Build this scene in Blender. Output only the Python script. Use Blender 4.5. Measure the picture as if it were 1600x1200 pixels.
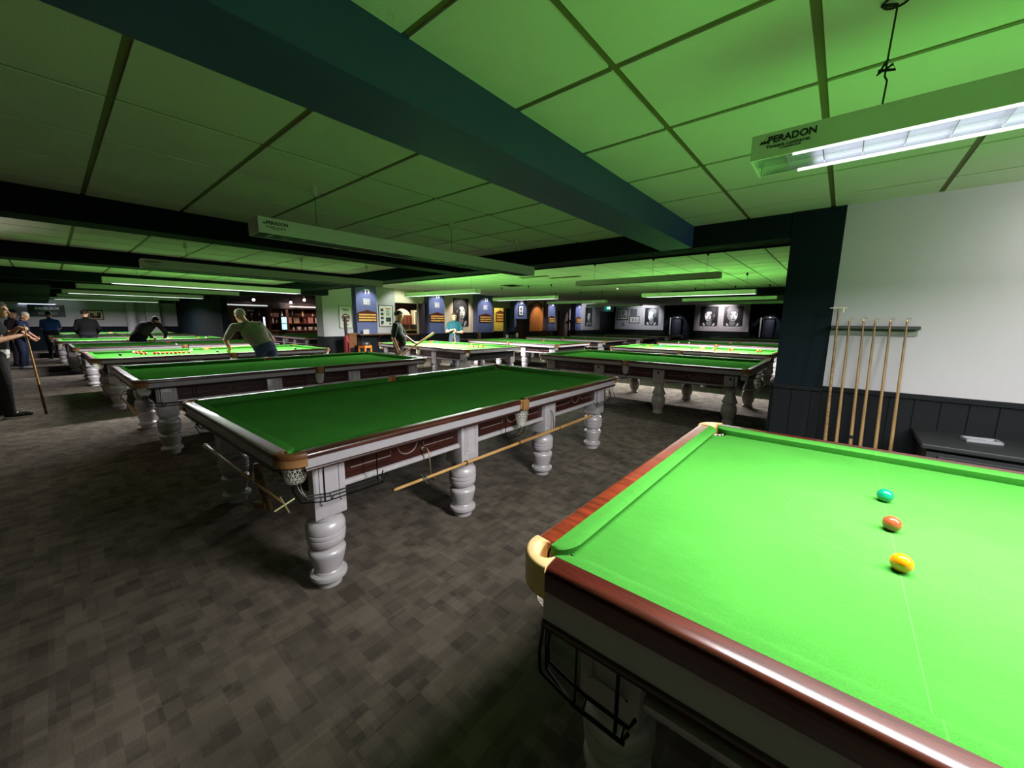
import bpy, bmesh, math, random
from mathutils import Vector, Matrix
for _o in list(bpy.data.objects): bpy.data.objects.remove(_o)
SC = bpy.context.scene
COL = SC.collection
PI = math.pi
random.seed(7)

# ------------------------------------------------------------ camera
cam_d = bpy.data.cameras.new('camera'); cam = bpy.data.objects.new('camera', cam_d); COL.objects.link(cam)
cam_d.sensor_fit = 'HORIZONTAL'; cam_d.sensor_width = 36.0; cam_d.lens = 605.5 / 1600 * 36.0
cam_d.clip_start = 0.05; cam_d.clip_end = 200
YAW, PITCH, ROLL, CAMH = 0.7006, 0.1601, 0.0102, 1.531
fw = Vector((-math.sin(YAW)*math.cos(PITCH), math.cos(YAW)*math.cos(PITCH), -math.sin(PITCH)))
rt = Vector((math.cos(YAW), math.sin(YAW), 0)); up = rt.cross(fw)
r2 = rt*math.cos(ROLL) + up*math.sin(ROLL); u2 = up*math.cos(ROLL) - rt*math.sin(ROLL)
M = Matrix(((r2.x, u2.x, -fw.x), (r2.y, u2.y, -fw.y), (r2.z, u2.z, -fw.z))).to_4x4()
M.translation = (0, 0, CAMH)
cam.matrix_world = M
SC.camera = cam

# ------------------------------------------------------------ world, exposure
w = bpy.data.worlds.new('world'); SC.world = w; w.use_nodes = True
w.node_tree.nodes['Background'].inputs[0].default_value = (0.02, 0.022, 0.02, 1)
w.node_tree.nodes['Background'].inputs[1].default_value = 0.1
vs = SC.view_settings
vs.view_transform = 'Standard'; vs.look = 'None'; vs.gamma = 1.0; vs.use_curve_mapping = False
vs.exposure = 1.08
cy = SC.cycles
cy.max_bounces = 8; cy.diffuse_bounces = 6; cy.glossy_bounces = 4; cy.transmission_bounces = 4
cy.use_denoising = True
cy.caustics_reflective = False; cy.caustics_refractive = False
cy.sample_clamp_indirect = 6.0
try: cy.use_light_tree = True
except Exception: pass

# ------------------------------------------------------------ lamps: every lit table light, the wall spots, the bar spots
def area(name, loc, sx, sy, power, col=(1, 1, 1), rotz=0.0):
    d = bpy.data.lights.new(name, 'AREA'); d.shape = 'RECTANGLE'; d.size = sx; d.size_y = sy
    d.energy = power; d.color = col
    o = bpy.data.objects.new(name, d); COL.objects.link(o); o.location = loc; o.rotation_euler = (0, 0, rotz)
    return o
def spot(name, loc, target, power, angle, col=(1, 1, 1), blend=0.6, rad=0.04):
    d = bpy.data.lights.new(name, 'SPOT'); d.energy = power; d.spot_size = math.radians(angle); d.spot_blend = blend
    d.color = col; d.shadow_soft_size = rad
    o = bpy.data.objects.new(name, d); COL.objects.link(o); o.location = loc
    o.rotation_euler = (Vector(target) - Vector(loc)).to_track_quat('-Z', 'Y').to_euler()
    return o
TABLE_LIGHT = (1.0, 0.97, 1.0)
LAMPS = [   # centre x, y, length, bottom z, long axis, lit power (0 = off)
    (1.165, 1.73, 2.95, 2.085, 'x', 64),
    (-3.04, 2.42, 2.95, 2.085, 'y', 0),
    (-6.55, 2.40, 3.20, 2.13, 'y', 0),
    (-10.0, 2.32, 3.25, 2.13, 'y', 72),
    (-13.5, 2.08, 3.15, 2.19, 'y', 0),
    (-17.0, 1.95, 3.20, 2.20, 'y', 70),
    (-20.5, 1.90, 3.20, 2.21, 'y', 0),
    (-24.0, 1.75, 3.20, 2.22, 'y', 75),
    (-3.05, 7.40, 2.75, 2.29, 'x', 0),
    (-3.05, 10.95, 2.75, 2.24, 'x', 150),
    (-3.02, 14.45, 2.75, 2.28, 'x', 0),
    (-3.02, 17.9, 2.75, 2.30, 'x', 0),
    (-8.72, 7.15, 3.05, 2.24, 'x', 185),
    (-8.55, 10.7, 2.75, 2.27, 'x', 16),
    (-8.45, 14.0, 2.75, 2.28, 'x', 0),
    (-8.45, 17.4, 2.75, 2.28, 'x', 0),
]
for i, (lx, ly, ll, lz, ax, p) in enumerate(LAMPS):
    if p:
        al = area('table_light', (lx, ly, lz - 0.012), ll - 0.1 if ax == 'x' else 0.15, 0.15 if ax == 'x' else ll - 0.1, p*1.85, TABLE_LIGHT)
        al.data.spread = math.radians(170)   # the louvre cuts the beam off sideways
# pilaster spots along the far left wall, bluish white
for py in (7.42, 10.6, 13.5, 16.18, 19.06, 22.1):
    spot('wall_spot', (-12.25, py, 2.62), (-13.12, py, 2.0), 30, 70, (0.97, 0.94, 1.0))
spot('wall_spot', (-12.6, 12.2, 2.6), (-13.4, 12.2, 1.7), 45, 90, (1, 0.86, 0.75))
spot('wall_spot', (-12.6, 18.0, 2.6), (-13.4, 18.0, 1.7), 40, 70, (1, 0.75, 0.5))
spot('wall_spot', (-12.4, 9.0, 2.6), (-13.4, 8.9, 1.8), 30, 90, (.9, 1, .85))
spot('wall_spot', (-12.0, 22.8, 2.6), (-13.4, 23.2, 1.8), 40, 100, (.9, .95, 1))
spot('wall_spot', (-6.0, 26.6, 2.62), (-6.0, 27.8, 1.9), 75, 100, (1, 0.9, 0.92))
spot('wall_spot', (-10.6, 26.6, 2.62), (-10.9, 27.8, 1.9), 60, 110, (0.9, 0.92, 1.0))
spot('wall_spot', (-8.3, 26.7, 2.6), (-8.62, 27.4, 1.6), 60, 60)
spot('wall_spot', (-3.1, 26.7, 2.6), (-3.38, 27.4, 1.6), 60, 60)
# small wall lamp of the aisle at the left, outside the picture
ld = bpy.data.lights.new('aisle_lamp', 'SPOT'); ld.energy = 28; ld.spot_size = math.radians(120); ld.color = (1, .9, .8); ld.shadow_soft_size = .12
lo = bpy.data.objects.new('aisle_lamp', ld); COL.objects.link(lo); lo.location = (-6.6, -1.9, 1.7); lo.rotation_euler = (PI*.94, 0, 0)
# wash on the white wall beside the cue rack (fitting just outside the picture)
spot('wall_spot', (2.0, 2.95, 2.42), (1.2, 4.25, 1.92), 36, 115, (1, 0.93, 0.95), 1.0)
spot('wall_spot', (1.75, 3.5, 2.42), (1.35, 4.25, 1.85), 24, 90, (1, 0.92, 0.95), 1.0)
spot('wall_spot', (-26.6, 0.2, 2.3), (-28.0, 0.1, 1.75), 40, 100, (0.86, 0.92, 1.0))
spot('wall_spot', (-26.4, 2.2, 2.42), (-27.9, 2.55, 1.9), 45, 80, (0.95, 1, 1.0))
spot('bar_spot', (-19.2, 7.9, 2.6), (-20.6, 8.2, 1.4), 60, 90, (1, 0.8, 0.7))
spot('bar_spot', (-15.6, 11.4, 2.6), (-17.0, 11.9, 1.5), 150, 100, (1, 0.85, 0.65))
spot('bar_spot', (-14.0, 16.0, 2.65), (-14.8, 16.4, 1.4), 30, 120, (1, 0.9, 0.5))

# ------------------------------------------------------------ materials
def lin(c):
    r = []
    for v in c[:3]:
        v /= 255.0
        r.append(v/12.92 if v <= 0.04045 else ((v+0.055)/1.055)**2.4)
    return (*r, 1.0)
MATS = {}
def N(nt, t, **k):
    n = nt.nodes.new(t)
    for a, v in k.items(): setattr(n, a, v)
    return n
def mat(name, rgb, rough=0.6, metal=0.0, spec=0.5, var=0.0, scale=8.0, bump=0.0, bscale=60.0, emit=None, es=1.0, coat=0.0):
    if name in MATS: return MATS[name]
    m = bpy.data.materials.new(name); m.use_nodes = True; nt = m.node_tree; b = nt.nodes['Principled BSDF']
    c = lin(rgb)
    b.inputs['Base Color'].default_value = c; b.inputs['Roughness'].default_value = rough; b.inputs['Metallic'].default_value = metal
    b.inputs['Specular IOR Level'].default_value = spec; b.inputs['Coat Weight'].default_value = coat
    tc = N(nt, 'ShaderNodeTexCoord')
    if var > 0:
        no = N(nt, 'ShaderNodeTexNoise'); no.inputs['Scale'].default_value = scale; no.inputs['Detail'].default_value = 4
        nt.links.new(tc.outputs['Object'], no.inputs['Vector'])
        mr = N(nt, 'ShaderNodeMapRange'); mr.inputs['From Min'].default_value = .3; mr.inputs['From Max'].default_value = .7
        mr.inputs['To Min'].default_value = 1 - var; mr.inputs['To Max'].default_value = 1 + var
        nt.links.new(no.outputs['Fac'], mr.inputs['Value'])
        mx = N(nt, 'ShaderNodeVectorMath', operation='SCALE'); mx.inputs[0].default_value = c[:3]
        nt.links.new(mr.outputs['Result'], mx.inputs['Scale']); nt.links.new(mx.outputs[0], b.inputs['Base Color'])
    if bump > 0:
        n2 = N(nt, 'ShaderNodeTexNoise'); n2.inputs['Scale'].default_value = bscale; n2.inputs['Detail'].default_value = 3
        nt.links.new(tc.outputs['Object'], n2.inputs['Vector'])
        bu = N(nt, 'ShaderNodeBump'); bu.inputs['Strength'].default_value = bump; bu.inputs['Distance'].default_value = 0.01
        nt.links.new(n2.outputs['Fac'], bu.inputs['Height']); nt.links.new(bu.outputs[0], b.inputs['Normal'])
    if emit:
        b.inputs['Emission Color'].default_value = lin(emit); b.inputs['Emission Strength'].default_value = es
        m.cycles.emission_sampling = 'NONE'
    MATS[name] = m
    return m
def wood(name, rgb, dark, rough=0.3, sc=(1.2, 14, 14), coat=0.3, spec=0.5, axis='X', bump=0.0):
    """Grain along the object's local axis."""
    if name in MATS: return MATS[name]
    m = mat(name, rgb, rough, spec=spec, coat=coat); nt = m.node_tree; b = nt.nodes['Principled BSDF']
    b.inputs['Coat Roughness'].default_value = 0.06
    tc = N(nt, 'ShaderNodeTexCoord'); mp = N(nt, 'ShaderNodeMapping')
    s = {'X': sc, 'Y': (sc[1], sc[0], sc[2]), 'Z': (sc[1], sc[2], sc[0])}[axis]
    mp.inputs['Scale'].default_value = s
    nt.links.new(tc.outputs['Object'], mp.inputs['Vector'])
    n1 = N(nt, 'ShaderNodeTexNoise'); n1.inputs['Scale'].default_value = 3.0; n1.inputs['Detail'].default_value = 6; n1.inputs['Distortion'].default_value = .6
    nt.links.new(mp.outputs[0], n1.inputs['Vector'])
    rp = N(nt, 'ShaderNodeValToRGB')
    rp.color_ramp.elements[0].position = .35; rp.color_ramp.elements[0].color = lin(dark)
    rp.color_ramp.elements[1].position = .68; rp.color_ramp.elements[1].color = lin(rgb)
    nt.links.new(n1.outputs['Fac'], rp.inputs[0]); nt.links.new(rp.outputs[0], b.inputs['Base Color'])
    return m

m_mahog = wood('mahogany', (88, 34, 23), (54, 18, 12), 0.25, coat=0.2)
m_mahog_end = wood('red_mahogany', (128, 50, 26), (84, 30, 14), 0.3, coat=0.15)
m_dark_rail = wood('dark_mahogany', (92, 48, 34), (52, 24, 17), 0.3, coat=0.3)
m_apron = wood('apron_mahogany', (66, 28, 20), (38, 15, 11), 0.35, coat=0.2)
m_silver = mat('silver_grey_paint', (176, 170, 174), 0.42, var=.05, scale=12)
m_leg = mat('silver_leg_paint', (196, 190, 194), 0.36, metal=0.15, var=.06, scale=14)
m_leather = mat('tan_leather', (158, 112, 64), 0.6, var=.12, scale=30, bump=.2, bscale=120)
m_leather_pale = mat('pale_leather', (226, 186, 128), 0.55, var=.08, scale=30)
m_net = mat('white_net', (244, 242, 230), 0.8)
m_black = mat('black_metal', (18, 18, 18), 0.3, metal=.6)
m_chrome = mat('chrome', (190, 190, 190), 0.15, metal=1)
m_brass = mat('brass', (200, 160, 80), 0.3, metal=1)
m_slate = mat('slate_underside', (35, 32, 30), 0.9)
m_gap = mat('dark_interior', (14, 14, 14), 0.9)
m_line = mat('pale_inlay', (120, 104, 100), 0.5)

def cloth_material():
    m = bpy.data.materials.new('green_baize'); m.use_nodes = True; nt = m.node_tree; b = nt.nodes['Principled BSDF']
    b.inputs['Roughness'].default_value = .95; b.inputs['Specular IOR Level'].default_value = .0
    tc = N(nt, 'ShaderNodeTexCoord')
    def noise(sc, det):
        n = N(nt, 'ShaderNodeTexNoise'); n.inputs['Scale'].default_value = sc; n.inputs['Detail'].default_value = det
        nt.links.new(tc.outputs['Object'], n.inputs['Vector']); return n
    a = noise(3.2, 5); c = noise(260, 2)
    mp = N(nt, 'ShaderNodeMapping'); mp.inputs['Scale'].default_value = (3, 9, 1)
    nt.links.new(tc.outputs['Object'], mp.inputs[0])
    d = N(nt, 'ShaderNodeTexNoise'); d.inputs['Scale'].default_value = 5; d.inputs['Detail'].default_value = 5; nt.links.new(mp.outputs[0], d.inputs['Vector'])
    def mr(src, lo, hi):
        r = N(nt, 'ShaderNodeMapRange'); r.inputs['From Min'].default_value = .3; r.inputs['From Max'].default_value = .7
        r.inputs['To Min'].default_value = lo; r.inputs['To Max'].default_value = hi
        nt.links.new(src.outputs['Fac'], r.inputs['Value']); return r.outputs['Result']
    def mul(x, y):
        q = N(nt, 'ShaderNodeMath', operation='MULTIPLY'); nt.links.new(x, q.inputs[0]); nt.links.new(y, q.inputs[1]); return q.outputs[0]
    f = mul(mul(mr(a, .93, 1.06), mr(c, .9, 1.1)), mr(d, .96, 1.04))
    sc = N(nt, 'ShaderNodeVectorMath', operation='SCALE'); sc.inputs[0].default_value = (.046, .212, .030); nt.links.new(f, sc.inputs['Scale'])
    # faint baulk line and the D, drawn on the bed as they are on any snooker table
    sx = N(nt, 'ShaderNodeSeparateXYZ'); nt.links.new(tc.outputs['Object'], sx.inputs[0])
    def math_(op, x, y=None, v=None):
        q = N(nt, 'ShaderNodeMath', operation=op); nt.links.new(x, q.inputs[0])
        if y is not None: nt.links.new(y, q.inputs[1])
        elif v is not None: q.inputs[1].default_value = v
        return q.outputs[0]
    xx = math_('ADD', sx.outputs[0], v=1.0475)
    line = math_('LESS_THAN', math_('ABSOLUTE', xx), v=.0016)
    r2 = math_('SQRT', math_('ADD', math_('MULTIPLY', xx, xx), math_('MULTIPLY', sx.outputs[1], sx.outputs[1])))
    arc = math_('MULTIPLY', math_('LESS_THAN', math_('ABSOLUTE', math_('SUBTRACT', r2, v=.292)), v=.0014), math_('LESS_THAN', xx, v=0.0))
    msk = math_('MULTIPLY', math_('MAXIMUM', line, arc), v=.03)
    mix = N(nt, 'ShaderNodeMix', data_type='RGBA'); mix.inputs['B'].default_value = (.6, .8, .5, 1)
    nt.links.new(msk, mix.inputs['Factor']); nt.links.new(sc.outputs[0], mix.inputs['A'])
    nt.links.new(mix.outputs['Result'], b.inputs['Base Color'])
    bu = N(nt, 'ShaderNodeBump'); bu.inputs['Strength'].default_value = .15; bu.inputs['Distance'].default_value = .002
    nt.links.new(c.outputs['Fac'], bu.inputs['Height']); nt.links.new(bu.outputs[0], b.inputs['Normal'])
    return m
m_cloth = cloth_material()

def carpet_material():
    m = bpy.data.materials.new('patchwork_carpet'); m.use_nodes = True; nt = m.node_tree; b = nt.nodes['Principled BSDF']
    b.inputs['Roughness'].default_value = 1; b.inputs['Specular IOR Level'].default_value = .15
    tc = N(nt, 'ShaderNodeTexCoord')
    def cells(scale, off):
        mp = N(nt, 'ShaderNodeMapping'); mp.inputs['Scale'].default_value = scale; mp.inputs['Location'].default_value = off
        nt.links.new(tc.outputs['Object'], mp.inputs[0])
        fl = N(nt, 'ShaderNodeVectorMath', operation='FLOOR'); nt.links.new(mp.outputs[0], fl.inputs[0])
        wn = N(nt, 'ShaderNodeTexWhiteNoise'); nt.links.new(fl.outputs[0], wn.inputs['Vector'])
        return wn.outputs['Value']
    def m2(op, x, y):
        q = N(nt, 'ShaderNodeMath', operation=op)
        for i, v in enumerate((x, y)):
            if isinstance(v, (int, float)): q.inputs[i].default_value = v
            else: nt.links.new(v, q.inputs[i])
        return q.outputs[0]
    v = m2('ADD', m2('ADD', m2('MULTIPLY', cells((11, 17, 1), (0, 0, .5)), .40), m2('MULTIPLY', cells((7, 9, 1), (.3, .4, .5)), .32)), m2('MULTIPLY', cells((21, 9, 1), (.6, .1, .5)), .28))
    fine = N(nt, 'ShaderNodeTexNoise'); fine.inputs['Scale'].default_value = 180; nt.links.new(tc.outputs['Object'], fine.inputs['Vector'])
    big = N(nt, 'ShaderNodeTexNoise'); big.inputs['Scale'].default_value = 1.3; big.inputs['Detail'].default_value = 4; nt.links.new(tc.outputs['Object'], big.inputs['Vector'])
    v = m2('ADD', v, m2('MULTIPLY', m2('SUBTRACT', fine.outputs['Fac'], .5), .5))
    v = m2('ADD', v, m2('MULTIPLY', m2('SUBTRACT', big.outputs['Fac'], .5), .35))
    rp = N(nt, 'ShaderNodeValToRGB')
    rp.color_ramp.elements[0].position = .12; rp.color_ramp.elements[0].color = lin((70, 64, 57))
    rp.color_ramp.elements[1].position = .85; rp.color_ramp.elements[1].color = lin((110, 100, 89))
    nt.links.new(v, rp.inputs[0]); nt.links.new(rp.outputs[0], b.inputs['Base Color'])
    bu = N(nt, 'ShaderNodeBump'); bu.inputs['Strength'].default_value = .4; bu.inputs['Distance'].default_value = .004
    nt.links.new(fine.outputs['Fac'], bu.inputs['Height']); nt.links.new(bu.outputs[0], b.inputs['Normal'])
    return m
m_carpet = carpet_material()
m_tile = mat('ceiling_tile', (241, 237, 224), .95, spec=.1, var=.03, scale=3, bump=.15, bscale=90)
m_grid = mat('ceiling_grid', (120, 112, 66), .6, var=.05)
m_beam = mat('lit_beam_paint', (52, 74, 122), .5, var=.06, scale=5)  # lit copy of the beam paint, for the main beam only
m_navy = mat('navy_wall_shaded_beam', (10, 23, 29), .75, spec=.15, var=.06, scale=5)
m_white = mat('white_wall_paint', (178, 175, 178), .85, spec=.3, var=.02, scale=2)
m_cream = mat('cream_wall_paint', (216, 204, 180), .85, spec=.3, var=.02, scale=2)
m_blue = mat('blue_pilaster_paint', (92, 102, 142), .7, var=.05, scale=4)
m_dado = mat('slate_dado_paint', (15, 19, 21), .7, spec=.2, var=.06, scale=6)
m_fix = mat('white_enamel', (236, 234, 226), .45, spec=.4)
m_louv = mat('bright_louvre', (225, 225, 228), .18, metal=.9)
m_tube_on = mat('lit_tube', (255, 255, 255), .5, emit=(224, 220, 255), es=0.75)
m_tube_off = mat('unlit_tube', (215, 215, 210), .3)
m_textblk = mat('black_lettering', (20, 22, 20), .5)
m_cable = mat('dark_cable', (40, 38, 34), .6)
m_cup = mat('white_plastic', (226, 224, 214), .5)

# ------------------------------------------------------------ helpers
def link(name, bm, mats, parent=None, smooth=False, recalc=True):
    if recalc: bmesh.ops.recalc_face_normals(bm, faces=bm.faces)
    me = bpy.data.meshes.new(name); bm.to_mesh(me); bm.free()
    if not isinstance(mats, (list, tuple)): mats = [mats]
    for m in mats: me.materials.append(m)
    if smooth:
        for p in me.polygons: p.use_smooth = True
        try: me.set_sharp_from_angle(angle=math.radians(40))
        except Exception: pass
    o = bpy.data.objects.new(name, me); COL.objects.link(o)
    if parent is not None: o.parent = parent
    return o
def box(bm, lo, hi, mi=0, bev=0.0, mtx=None):
    v = [bm.verts.new((x, y, z)) for x in (lo[0], hi[0]) for y in (lo[1], hi[1]) for z in (lo[2], hi[2])]
    fs = [bm.faces.new([v[i] for i in q]) for q in ((0, 1, 3, 2), (4, 6, 7, 5), (0, 4, 5, 1), (2, 3, 7, 6), (0, 2, 6, 4), (1, 5, 7, 3))]
    for f in fs: f.material_index = mi
    if bev > 0:
        es = list({e for f in fs for e in f.edges})
        r = bmesh.ops.bevel(bm, geom=es, offset=bev, segments=2, affect='EDGES', profile=.5)
        for f in r['faces']: f.material_index = mi
        v = list({x for f in fs if f.is_valid for x in f.verts} | {x for f in r['faces'] for x in f.verts})
    if mtx is not None: bmesh.ops.transform(bm, matrix=mtx, verts=[x for x in v if x.is_valid])
    return v
def lathe(bm, prof, seg=20, mi=0, mtx=None, cap=True):
    rings = []
    for r, z in prof:
        rings.append([bm.verts.new((r*math.cos(2*PI*k/seg), r*math.sin(2*PI*k/seg), z)) for k in range(seg)])
    for a, b in zip(rings, rings[1:]):
        for k in range(seg):
            f = bm.faces.new((a[k], a[(k+1) % seg], b[(k+1) % seg], b[k])); f.material_index = mi
    if cap:
        for rr in (rings[0], rings[-1]):
            f = bm.faces.new(rr); f.material_index = mi
    vs_ = [v for r in rings for v in r]
    if mtx is not None: bmesh.ops.transform(bm, matrix=mtx, verts=vs_)
    return vs_
def tube(bm, pts, rad, seg=8, mi=0, closed=False):
    pts = [Vector(p) for p in pts]; n = len(pts); rings = []
    rads = rad if isinstance(rad, (list, tuple)) else [rad]*n
    prevu = None
    for i, p in enumerate(pts):
        if closed: t = pts[(i+1) % n] - pts[i-1]
        else: t = pts[min(i+1, n-1)] - pts[max(i-1, 0)]
        t.normalize()
        if prevu is None:
            a = Vector((0, 0, 1)) if abs(t.z) < .9 else Vector((1, 0, 0)); u = t.cross(a).normalized()
        else:
            u = (prevu - t*prevu.dot(t)); u = u.normalized() if u.length > 1e-6 else t.orthogonal().normalized()
        prevu = u; v = t.cross(u)
        rings.append([bm.verts.new(p + (u*math.cos(2*PI*k/seg) + v*math.sin(2*PI*k/seg))*rads[i]) for k in range(seg)])
    pairs = list(zip(rings, rings[1:])) + ([(rings[-1], rings[0])] if closed else [])
    for a, b in pairs:
        for k in range(seg):
            f = bm.faces.new((a[k], a[(k+1) % seg], b[(k+1) % seg], b[k])); f.material_index = mi
    if not closed:
        for rr in (rings[0], rings[-1]):
            f = bm.faces.new(rr); f.material_index = mi
def ellipsoid(bm, c, r, mi=0, u=14, v=9, mtx=None):
    m = Matrix.Translation(c) @ (mtx if mtx is not None else Matrix()) @ Matrix.Diagonal((r[0], r[1], r[2], 1))
    res = bmesh.ops.create_uvsphere(bm, u_segments=u, v_segments=v, radius=1, matrix=m)
    for f in {f for x in res['verts'] for f in x.link_faces}: f.material_index = mi
    return res['verts']
def poly(bm, pts, mi=0):
    f = bm.faces.new([bm.verts.new(p) for p in pts]); f.material_index = mi; return f
def prism(bm, pts2, z0, z1, mi=0, plane='xy', mtx=None):
    """Extrude a 2-D outline."""
    def P(a, b, c): return {'xy': (a, b, c), 'yz': (c, a, b), 'xz': (a, c, b)}[plane]
    A = [bm.verts.new(P(x, y, z0)) for x, y in pts2]; B = [bm.verts.new(P(x, y, z1)) for x, y in pts2]
    n = len(A); fs = [bm.faces.new(A), bm.faces.new(B)]
    for i in range(n): fs.append(bm.faces.new((A[i], A[(i+1) % n], B[(i+1) % n], B[i])))
    for f in fs: f.material_index = mi
    if mtx is not None: bmesh.ops.transform(bm, matrix=mtx, verts=A+B)
    return fs
def tag(o, label, cat, group=None, kind=None):
    o['label'] = label; o['category'] = cat
    if group: o['group'] = group
    if kind: o['kind'] = kind
    return o
def thing(name, label, cat, loc=(0, 0, 0), rotz=0.0, group=None):
    o = bpy.data.objects.new(name, None); COL.objects.link(o); o.empty_display_size = .1
    o.location = loc; o.rotation_euler = (0, 0, rotz)
    return tag(o, label, cat, group)
def struct(name, bm, mats, label=None, cat='structure', smooth=False):
    o = link(name, bm, mats, None, smooth); o['kind'] = 'structure'; o['category'] = cat
    o['label'] = label or name.replace('_', ' ')
    return o
def copy_tree(o, parent=None):
    c = o.copy(); COL.objects.link(c)
    if parent is not None: c.parent = parent
    for ch in list(o.children): copy_tree(ch, c)
    return c
def place(o, loc, rotz, label, group=None):
    o.location = loc; o.rotation_euler = (0, 0, rotz); o['label'] = label
    if group: o['group'] = group
    return o
def text_mesh(name, s, size, mt, parent=None, mtx=None, extrude=.001, align='CENTER', bold=0.0):
    cu = bpy.data.curves.new(name, 'FONT'); cu.body = s; cu.size = size; cu.extrude = extrude; cu.align_x = align; cu.align_y = 'CENTER'; cu.offset = bold
    t = bpy.data.objects.new(name, cu); COL.objects.link(t)
    dg = bpy.context.evaluated_depsgraph_get(); me = bpy.data.meshes.new_from_object(t.evaluated_get(dg))
    bpy.data.objects.remove(t); bpy.data.curves.remove(cu)
    me.name = name; me.materials.clear(); me.materials.append(mt)
    if mtx is not None: me.transform(mtx)
    o = bpy.data.objects.new(name, me); COL.objects.link(o)
    if parent is not None: o.parent = parent
    return o
# ============================================================ the setting
CZ, CZ2 = 2.48, 2.74
bm = bmesh.new(); box(bm, (-29, -3.4, -.1), (5.4, 29, 0)); struct('floor', bm, m_carpet, 'dark grey patchwork carpet floor')

def tiles(name, x0, x1, y0, y1, ox, oy, z, pitch=.6, gap=.030):
    bm = bmesh.new()
    i0 = math.floor((x0-ox)/pitch); i1 = math.ceil((x1-ox)/pitch); j0 = math.floor((y0-oy)/pitch); j1 = math.ceil((y1-oy)/pitch)
    for i in range(i0, i1):
        for j in range(j0, j1):
            a, b = max(x0, ox+i*pitch+gap/2), min(x1, ox+(i+1)*pitch-gap/2)
            c, d = max(y0, oy+j*pitch+gap/2), min(y1, oy+(j+1)*pitch-gap/2)
            if b-a < .02 or d-c < .02: continue
            v = [bm.verts.new(p) for p in ((a, c, z), (b, c, z), (b, d, z), (a, d, z))]
            t = [bm.verts.new(p) for p in ((a, c, z+.010), (b, c, z+.010), (b, d, z+.010), (a, d, z+.010))]
            bm.faces.new(v[::-1])
            for k in range(4): bm.faces.new((v[k], v[(k+1) % 4], t[(k+1) % 4], t[k]))
    v = [bm.verts.new(p) for p in ((x0, y0, z+.008), (x1, y0, z+.008), (x1, y1, z+.008), (x0, y1, z+.008))]
    f = bm.faces.new(v[::-1]); f.material_index = 1
    box(bm, (x0, y0, z+.03), (x1, y1, z+.2), 1)
    return struct(name, bm, [m_tile, m_grid], 'tiled suspended ceiling')
tiles('ceiling', -12.5, 5.3, -3.3, 4.40, -.77, .29, CZ)
m_blackceil = mat('black_far_ceiling', (20, 25, 25), .8, spec=.1)
tiles('ceiling_far', -29, .7, 4.40, 28.2, -2.91, 5.2, CZ2)

def sbox(name, lo, hi, m, label=None, bev=0):
    bm = bmesh.new(); box(bm, lo, hi, 0, bev); return struct(name, bm, m, label)
sbox('ceiling_dark', (-29, -3.3, CZ), (-12.5, 4.40, CZ+.15), m_blackceil, 'black ceiling over the far table rows')  # plain black slab in place of tiles
# beams: one per table bay, all running away from the camera
for i, (a, b, y1) in enumerate(((-1.55, -1.24, 4.3), (-4.97, -4.68, 4.3), (-8.58, -8.18, 4.3), (-12.70, -12.38, 5.75), (-16.2, -15.9, 4.3), (-19.7, -19.4, 4.3), (-23.2, -22.9, 4.3), (-26.7, -26.4, 4.3))):
    sbox('beam_%d' % (i+1), (a, -3.3, 2.275), (b, y1, CZ+.02), m_beam if i == 0 else m_navy if i < 4 else m_blackceil, 'dark ceiling beam')  # one paint on all beams; darker materials put shade into the further ones
sbox('beam_header', (-15.6, 4.25, 2.275), (-.42, 4.58, CZ2+.02), m_navy, 'dark navy header beam over the wide opening')  # darker than the main beam, shade put into its colour
sbox('trim_header', (-12.7, 4.585, 2.262), (-.42, 4.62, 2.30), m_navy, 'lip along the header beam')
sbox('beam_black_fill', (-28, -3.3, 2.18), (-12.72, .12, CZ+.02), m_blackceil, 'black box added over the aisle')  # added black box that makes the dark area above the aisle
sbox('beam_far', (-5.2, 15.6, 2.5), (.6, 15.9, CZ2+.02), m_navy, 'dark soffit in the far room')
# wall with the cue rack, its dark blue end and boarded dado
sbox('pillar', (-.43, 4.24, 0), (-.08, 4.62, CZ+.01), m_navy, 'dark blue end of the wall')
sbox('wall_rack', (-.08, 4.25, .98), (5.3, 4.45, CZ+.01), m_white, 'white wall')
def dado(name, p0, p1, normal, h, label='dark boarded dado', m=None, pitch=.14, t=.022):
    """Boards between p0 and p1 with grooves and a capping rail."""
    m = m or m_dado; bm = bmesh.new()
    d = Vector((p1[0]-p0[0], p1[1]-p0[1], 0)); L = d.length; d.normalize(); n = Vector(normal)
    k = 0
    while k*pitch < L-.01:
        a, b = k*pitch+.004, min(L, (k+1)*pitch)-.004
        q = [Vector((p0[0], p0[1], 0))+d*s+n*o for s, o in ((a, 0), (b, 0), (b, t), (a, t))]
        prism(bm, [(v.x, v.y) for v in q], 0, h-.03)
        k += 1
    for s0, s1, o0, o1, z0, z1 in ((0, L, -.02, .012, 0, h-.03), (0, L, -.02, t+.018, h-.035, h), (0, L, -.02, t+.014, 0, .14)):
        q = [Vector((p0[0], p0[1], 0))+d*s+n*o for s, o in ((s0, o0), (s1, o0), (s1, o1), (s0, o1))]
        prism(bm, [(v.x, v.y) for v in q], z0, z1)
    return struct(name, bm, m, label)
dado('trim_dado', (-.08, 4.25), (5.3, 4.25), (0, -1, 0), 1.01)
dado('trim_dado_pillar', (-.43, 4.24), (-.08, 4.24), (0, -1, 0), 1.0)
dado('trim_dado_return', (-.43, 4.62), (-.43, 4.24), (-1, 0, 0), 1.0)
# walls out of the picture that close the hall
sbox('wall_right', (5.3, -3.4, 0), (5.5, 4.45, 2.6), m_white)
sbox('wall_behind', (-29, -3.6, 0), (5.5, -3.4, 2.6), m_navy)
sbox('wall_far_right', (.5, 4.45, 0), (.7, 28, 2.8), m_navy)
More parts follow.
